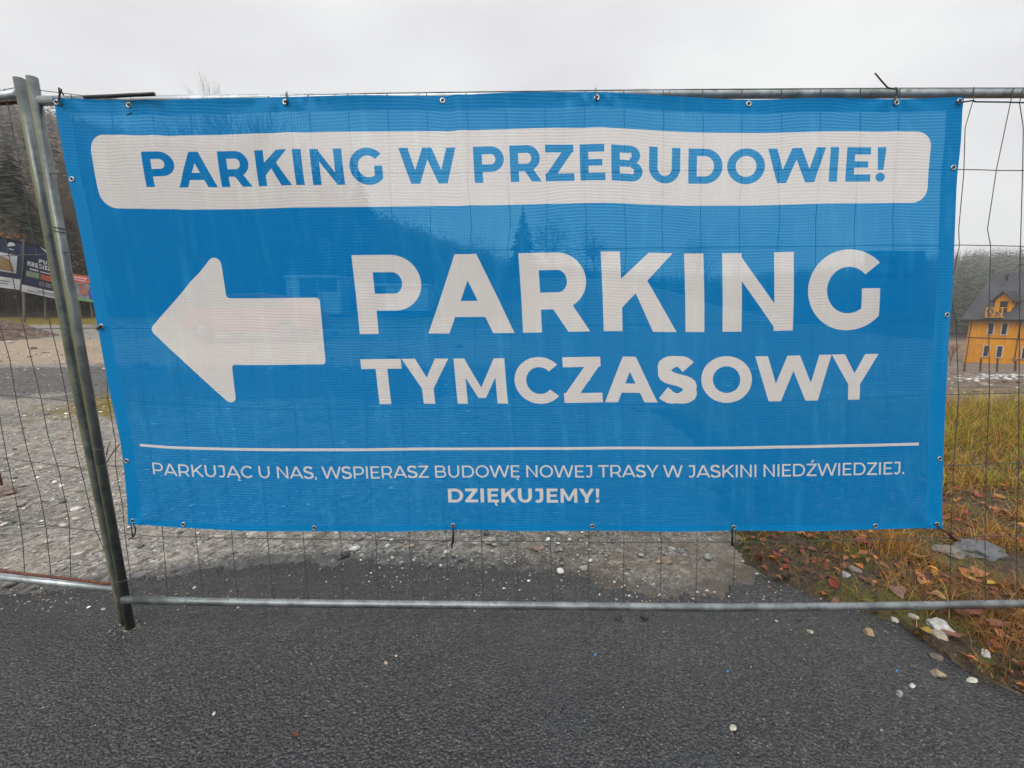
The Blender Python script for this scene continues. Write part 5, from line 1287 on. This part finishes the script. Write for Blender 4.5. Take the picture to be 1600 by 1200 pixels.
# stakes and barrier rail in front
SK = 'wooden stakes in front of the orange house'
for px, pt, pb, l in ((1506, 566, 585, 'leftmost wooden stake before the left corner of the orange house'), (1531, 560, 585, 'second wooden stake from the left before the orange house'), (1557, 560, 586, 'third wooden stake from the left before the orange house'), (1585, 562, 588, 'wooden stake carrying the barrier board before the orange house')):
    Yd = 27; p = at(px, pb, Yd); q = at(px + 2, pt, Yd); g0 = tz(p[0], p[1])
    b = MB(); b.tube([(p[0], p[1], g0 - .1), (q[0], q[1], q[2])], [.06, .05], 6); tag(b.build('stake', simple('stake_wood', (.09, .055, .03), .85, 0, .3, 5)), l, 'stake', SK)
p, q = at(1570, 561, 26.9), at(1640, 563, 26.2); b = MB(); b.box(((p[0] + q[0]) / 2, (p[1] + q[1]) / 2, (p[2] + q[2]) / 2), (abs(q[0] - p[0]), .05, .12)); tag(b.build('barrier_board', simple('board_wood', (.22, .12, .05), .8)), 'horizontal wooden board on the stake before the orange house', 'board')

# ------------------------------------------------------------------ things behind the banner in the lot
def cabin(x0p, x1p, top, Yd, label, doorf):
    xa, xb = at(x0p, top, Yd)[0], at(x1p, top, Yd)[0]; zt = at(x0p, top, Yd)[2]; xm = (xa + xb) / 2; z0 = tz(xm, Yd + 1.2) - .1; H = zt - z0; W_ = xb - xa
    r = empty('site_cabin', (xm, Yd + 1.2, z0), label, 'site cabin', 'white site cabins behind the banner')
    Mw = simple('cabin_white', (.40, .41, .42), .5, 0, .1, 2)
    b = MB(); b.box((xm, Yd + 1.2, z0 + H / 2), (W_, 2.4, H)); b.build('body', Mw, r)
    b = MB(); b.box((xm, Yd + 1.2, zt + .06), (W_ + .16, 2.56, .12)); b.build('roof', Mw, r)
    b = MB(); b.box((xa + W_ * doorf, Yd - .02, z0 + 1.15), (.85, .06, 2.05)); d = b.build('door', M_DK, r)
    b = MB(); b.box((xa + W_ * doorf + .32, Yd - .08, z0 + 1.1), (.05, .06, .16)); b.build('handle', M_RAIL, d)
    b = MB(); b.box((xa + W_ * (.78 if doorf < .5 else .25), Yd - .02, z0 + 1.55), (.9, .06, .8)); b.build('window', M_GLS, r)
cabin(446, 530, 434, 23, 'white site cabin showing faintly through the banner behind the arrow shaft', .42)
cabin(556, 668, 447, 24, 'white site cabin showing faintly through the banner behind the first big letter', .3)
# red car
cxp = at(405, 500, 15)[0]; cy0 = 15.0; cz0 = tz(cxp, 16)
car = empty('car', (cxp, cy0, cz0), 'red parked car showing faintly through the banner above the arrow shaft', 'car')
M_CAR = simple('red_paint', (.35, .02, .02), .25, 0, .1, 2)
sec = [(-2.05, .45), (-2.0, .82), (-1.75, .95), (-1.05, 1.02), (-.55, 1.42), (.55, 1.47), (1.25, 1.36), (1.85, .98), (2.05, .85), (2.08, .42), (1.6, .28), (-1.6, .28)]
b = MB(); V = []; Fq = []
for j, (yo, ins) in enumerate(((-.86, .06), (-.8, 0), (.8, 0), (.86, .06))):
    for (x_, z_) in sec: V.append((cxp + x_ * (1 - ins * .3), cy0 + yo * (1 - (.12 if z_ > 1.1 else 0)), cz0 + z_ - ins * .4))
n = len(sec)
for j in range(3):
    for i in range(n): Fq.append((j * n + i, j * n + (i + 1) % n, (j + 1) * n + (i + 1) % n, (j + 1) * n + i))
Fq.append(tuple(range(n))[::-1]); Fq.append(tuple(3 * n + i for i in range(n))); b.add(V, Fq); b.build('body', M_CAR, car)
b = MB(); b.prism([(-.95, 1.04), (-.5, 1.36), (.0, 1.38), (.0, 1.04)], -.885, -.80, Matrix.Translation((cxp, cy0, cz0))); b.build('window', M_GLS, car)
b = MB(); b.prism([(.08, 1.04), (.08, 1.38), (1.1, 1.30), (1.45, 1.04)], -.885, -.80, Matrix.Translation((cxp, cy0, cz0))); b.build('window', M_GLS, car)
for x_ in (-1.3, 1.3):
    for y_ in (-.8, .8):
        b = MB(); b.tube([(cxp + x_, cy0 + y_ - .1, cz0 + .32), (cxp + x_, cy0 + y_ + .1, cz0 + .32)], .32, 20); wh_ = b.build('wheel', simple('tyre', (.012, .012, .012), .8), car)
        b = MB(); b.tube([(cxp + x_, cy0 + y_ - .115, cz0 + .32), (cxp + x_, cy0 + y_ + .115, cz0 + .32)], .19, 16); b.build('rim', M_RAIL, wh_)

# ------------------------------------------------------------------ air
b = MB(); b.box((0, 179, 54), (930, 490, 122))
t = NT('haze_air'); vol = t.n('VolumePrincipled', Color=(.93, .935, .94, 1), Density=.0011, Anisotropy=.2)
t.t.links.new(vol.outputs[0], t.out.inputs['Volume'])
hz_ = tag(b.build('haze', t.m), 'grey fog hanging in the valley air', None, None, 'stuff')
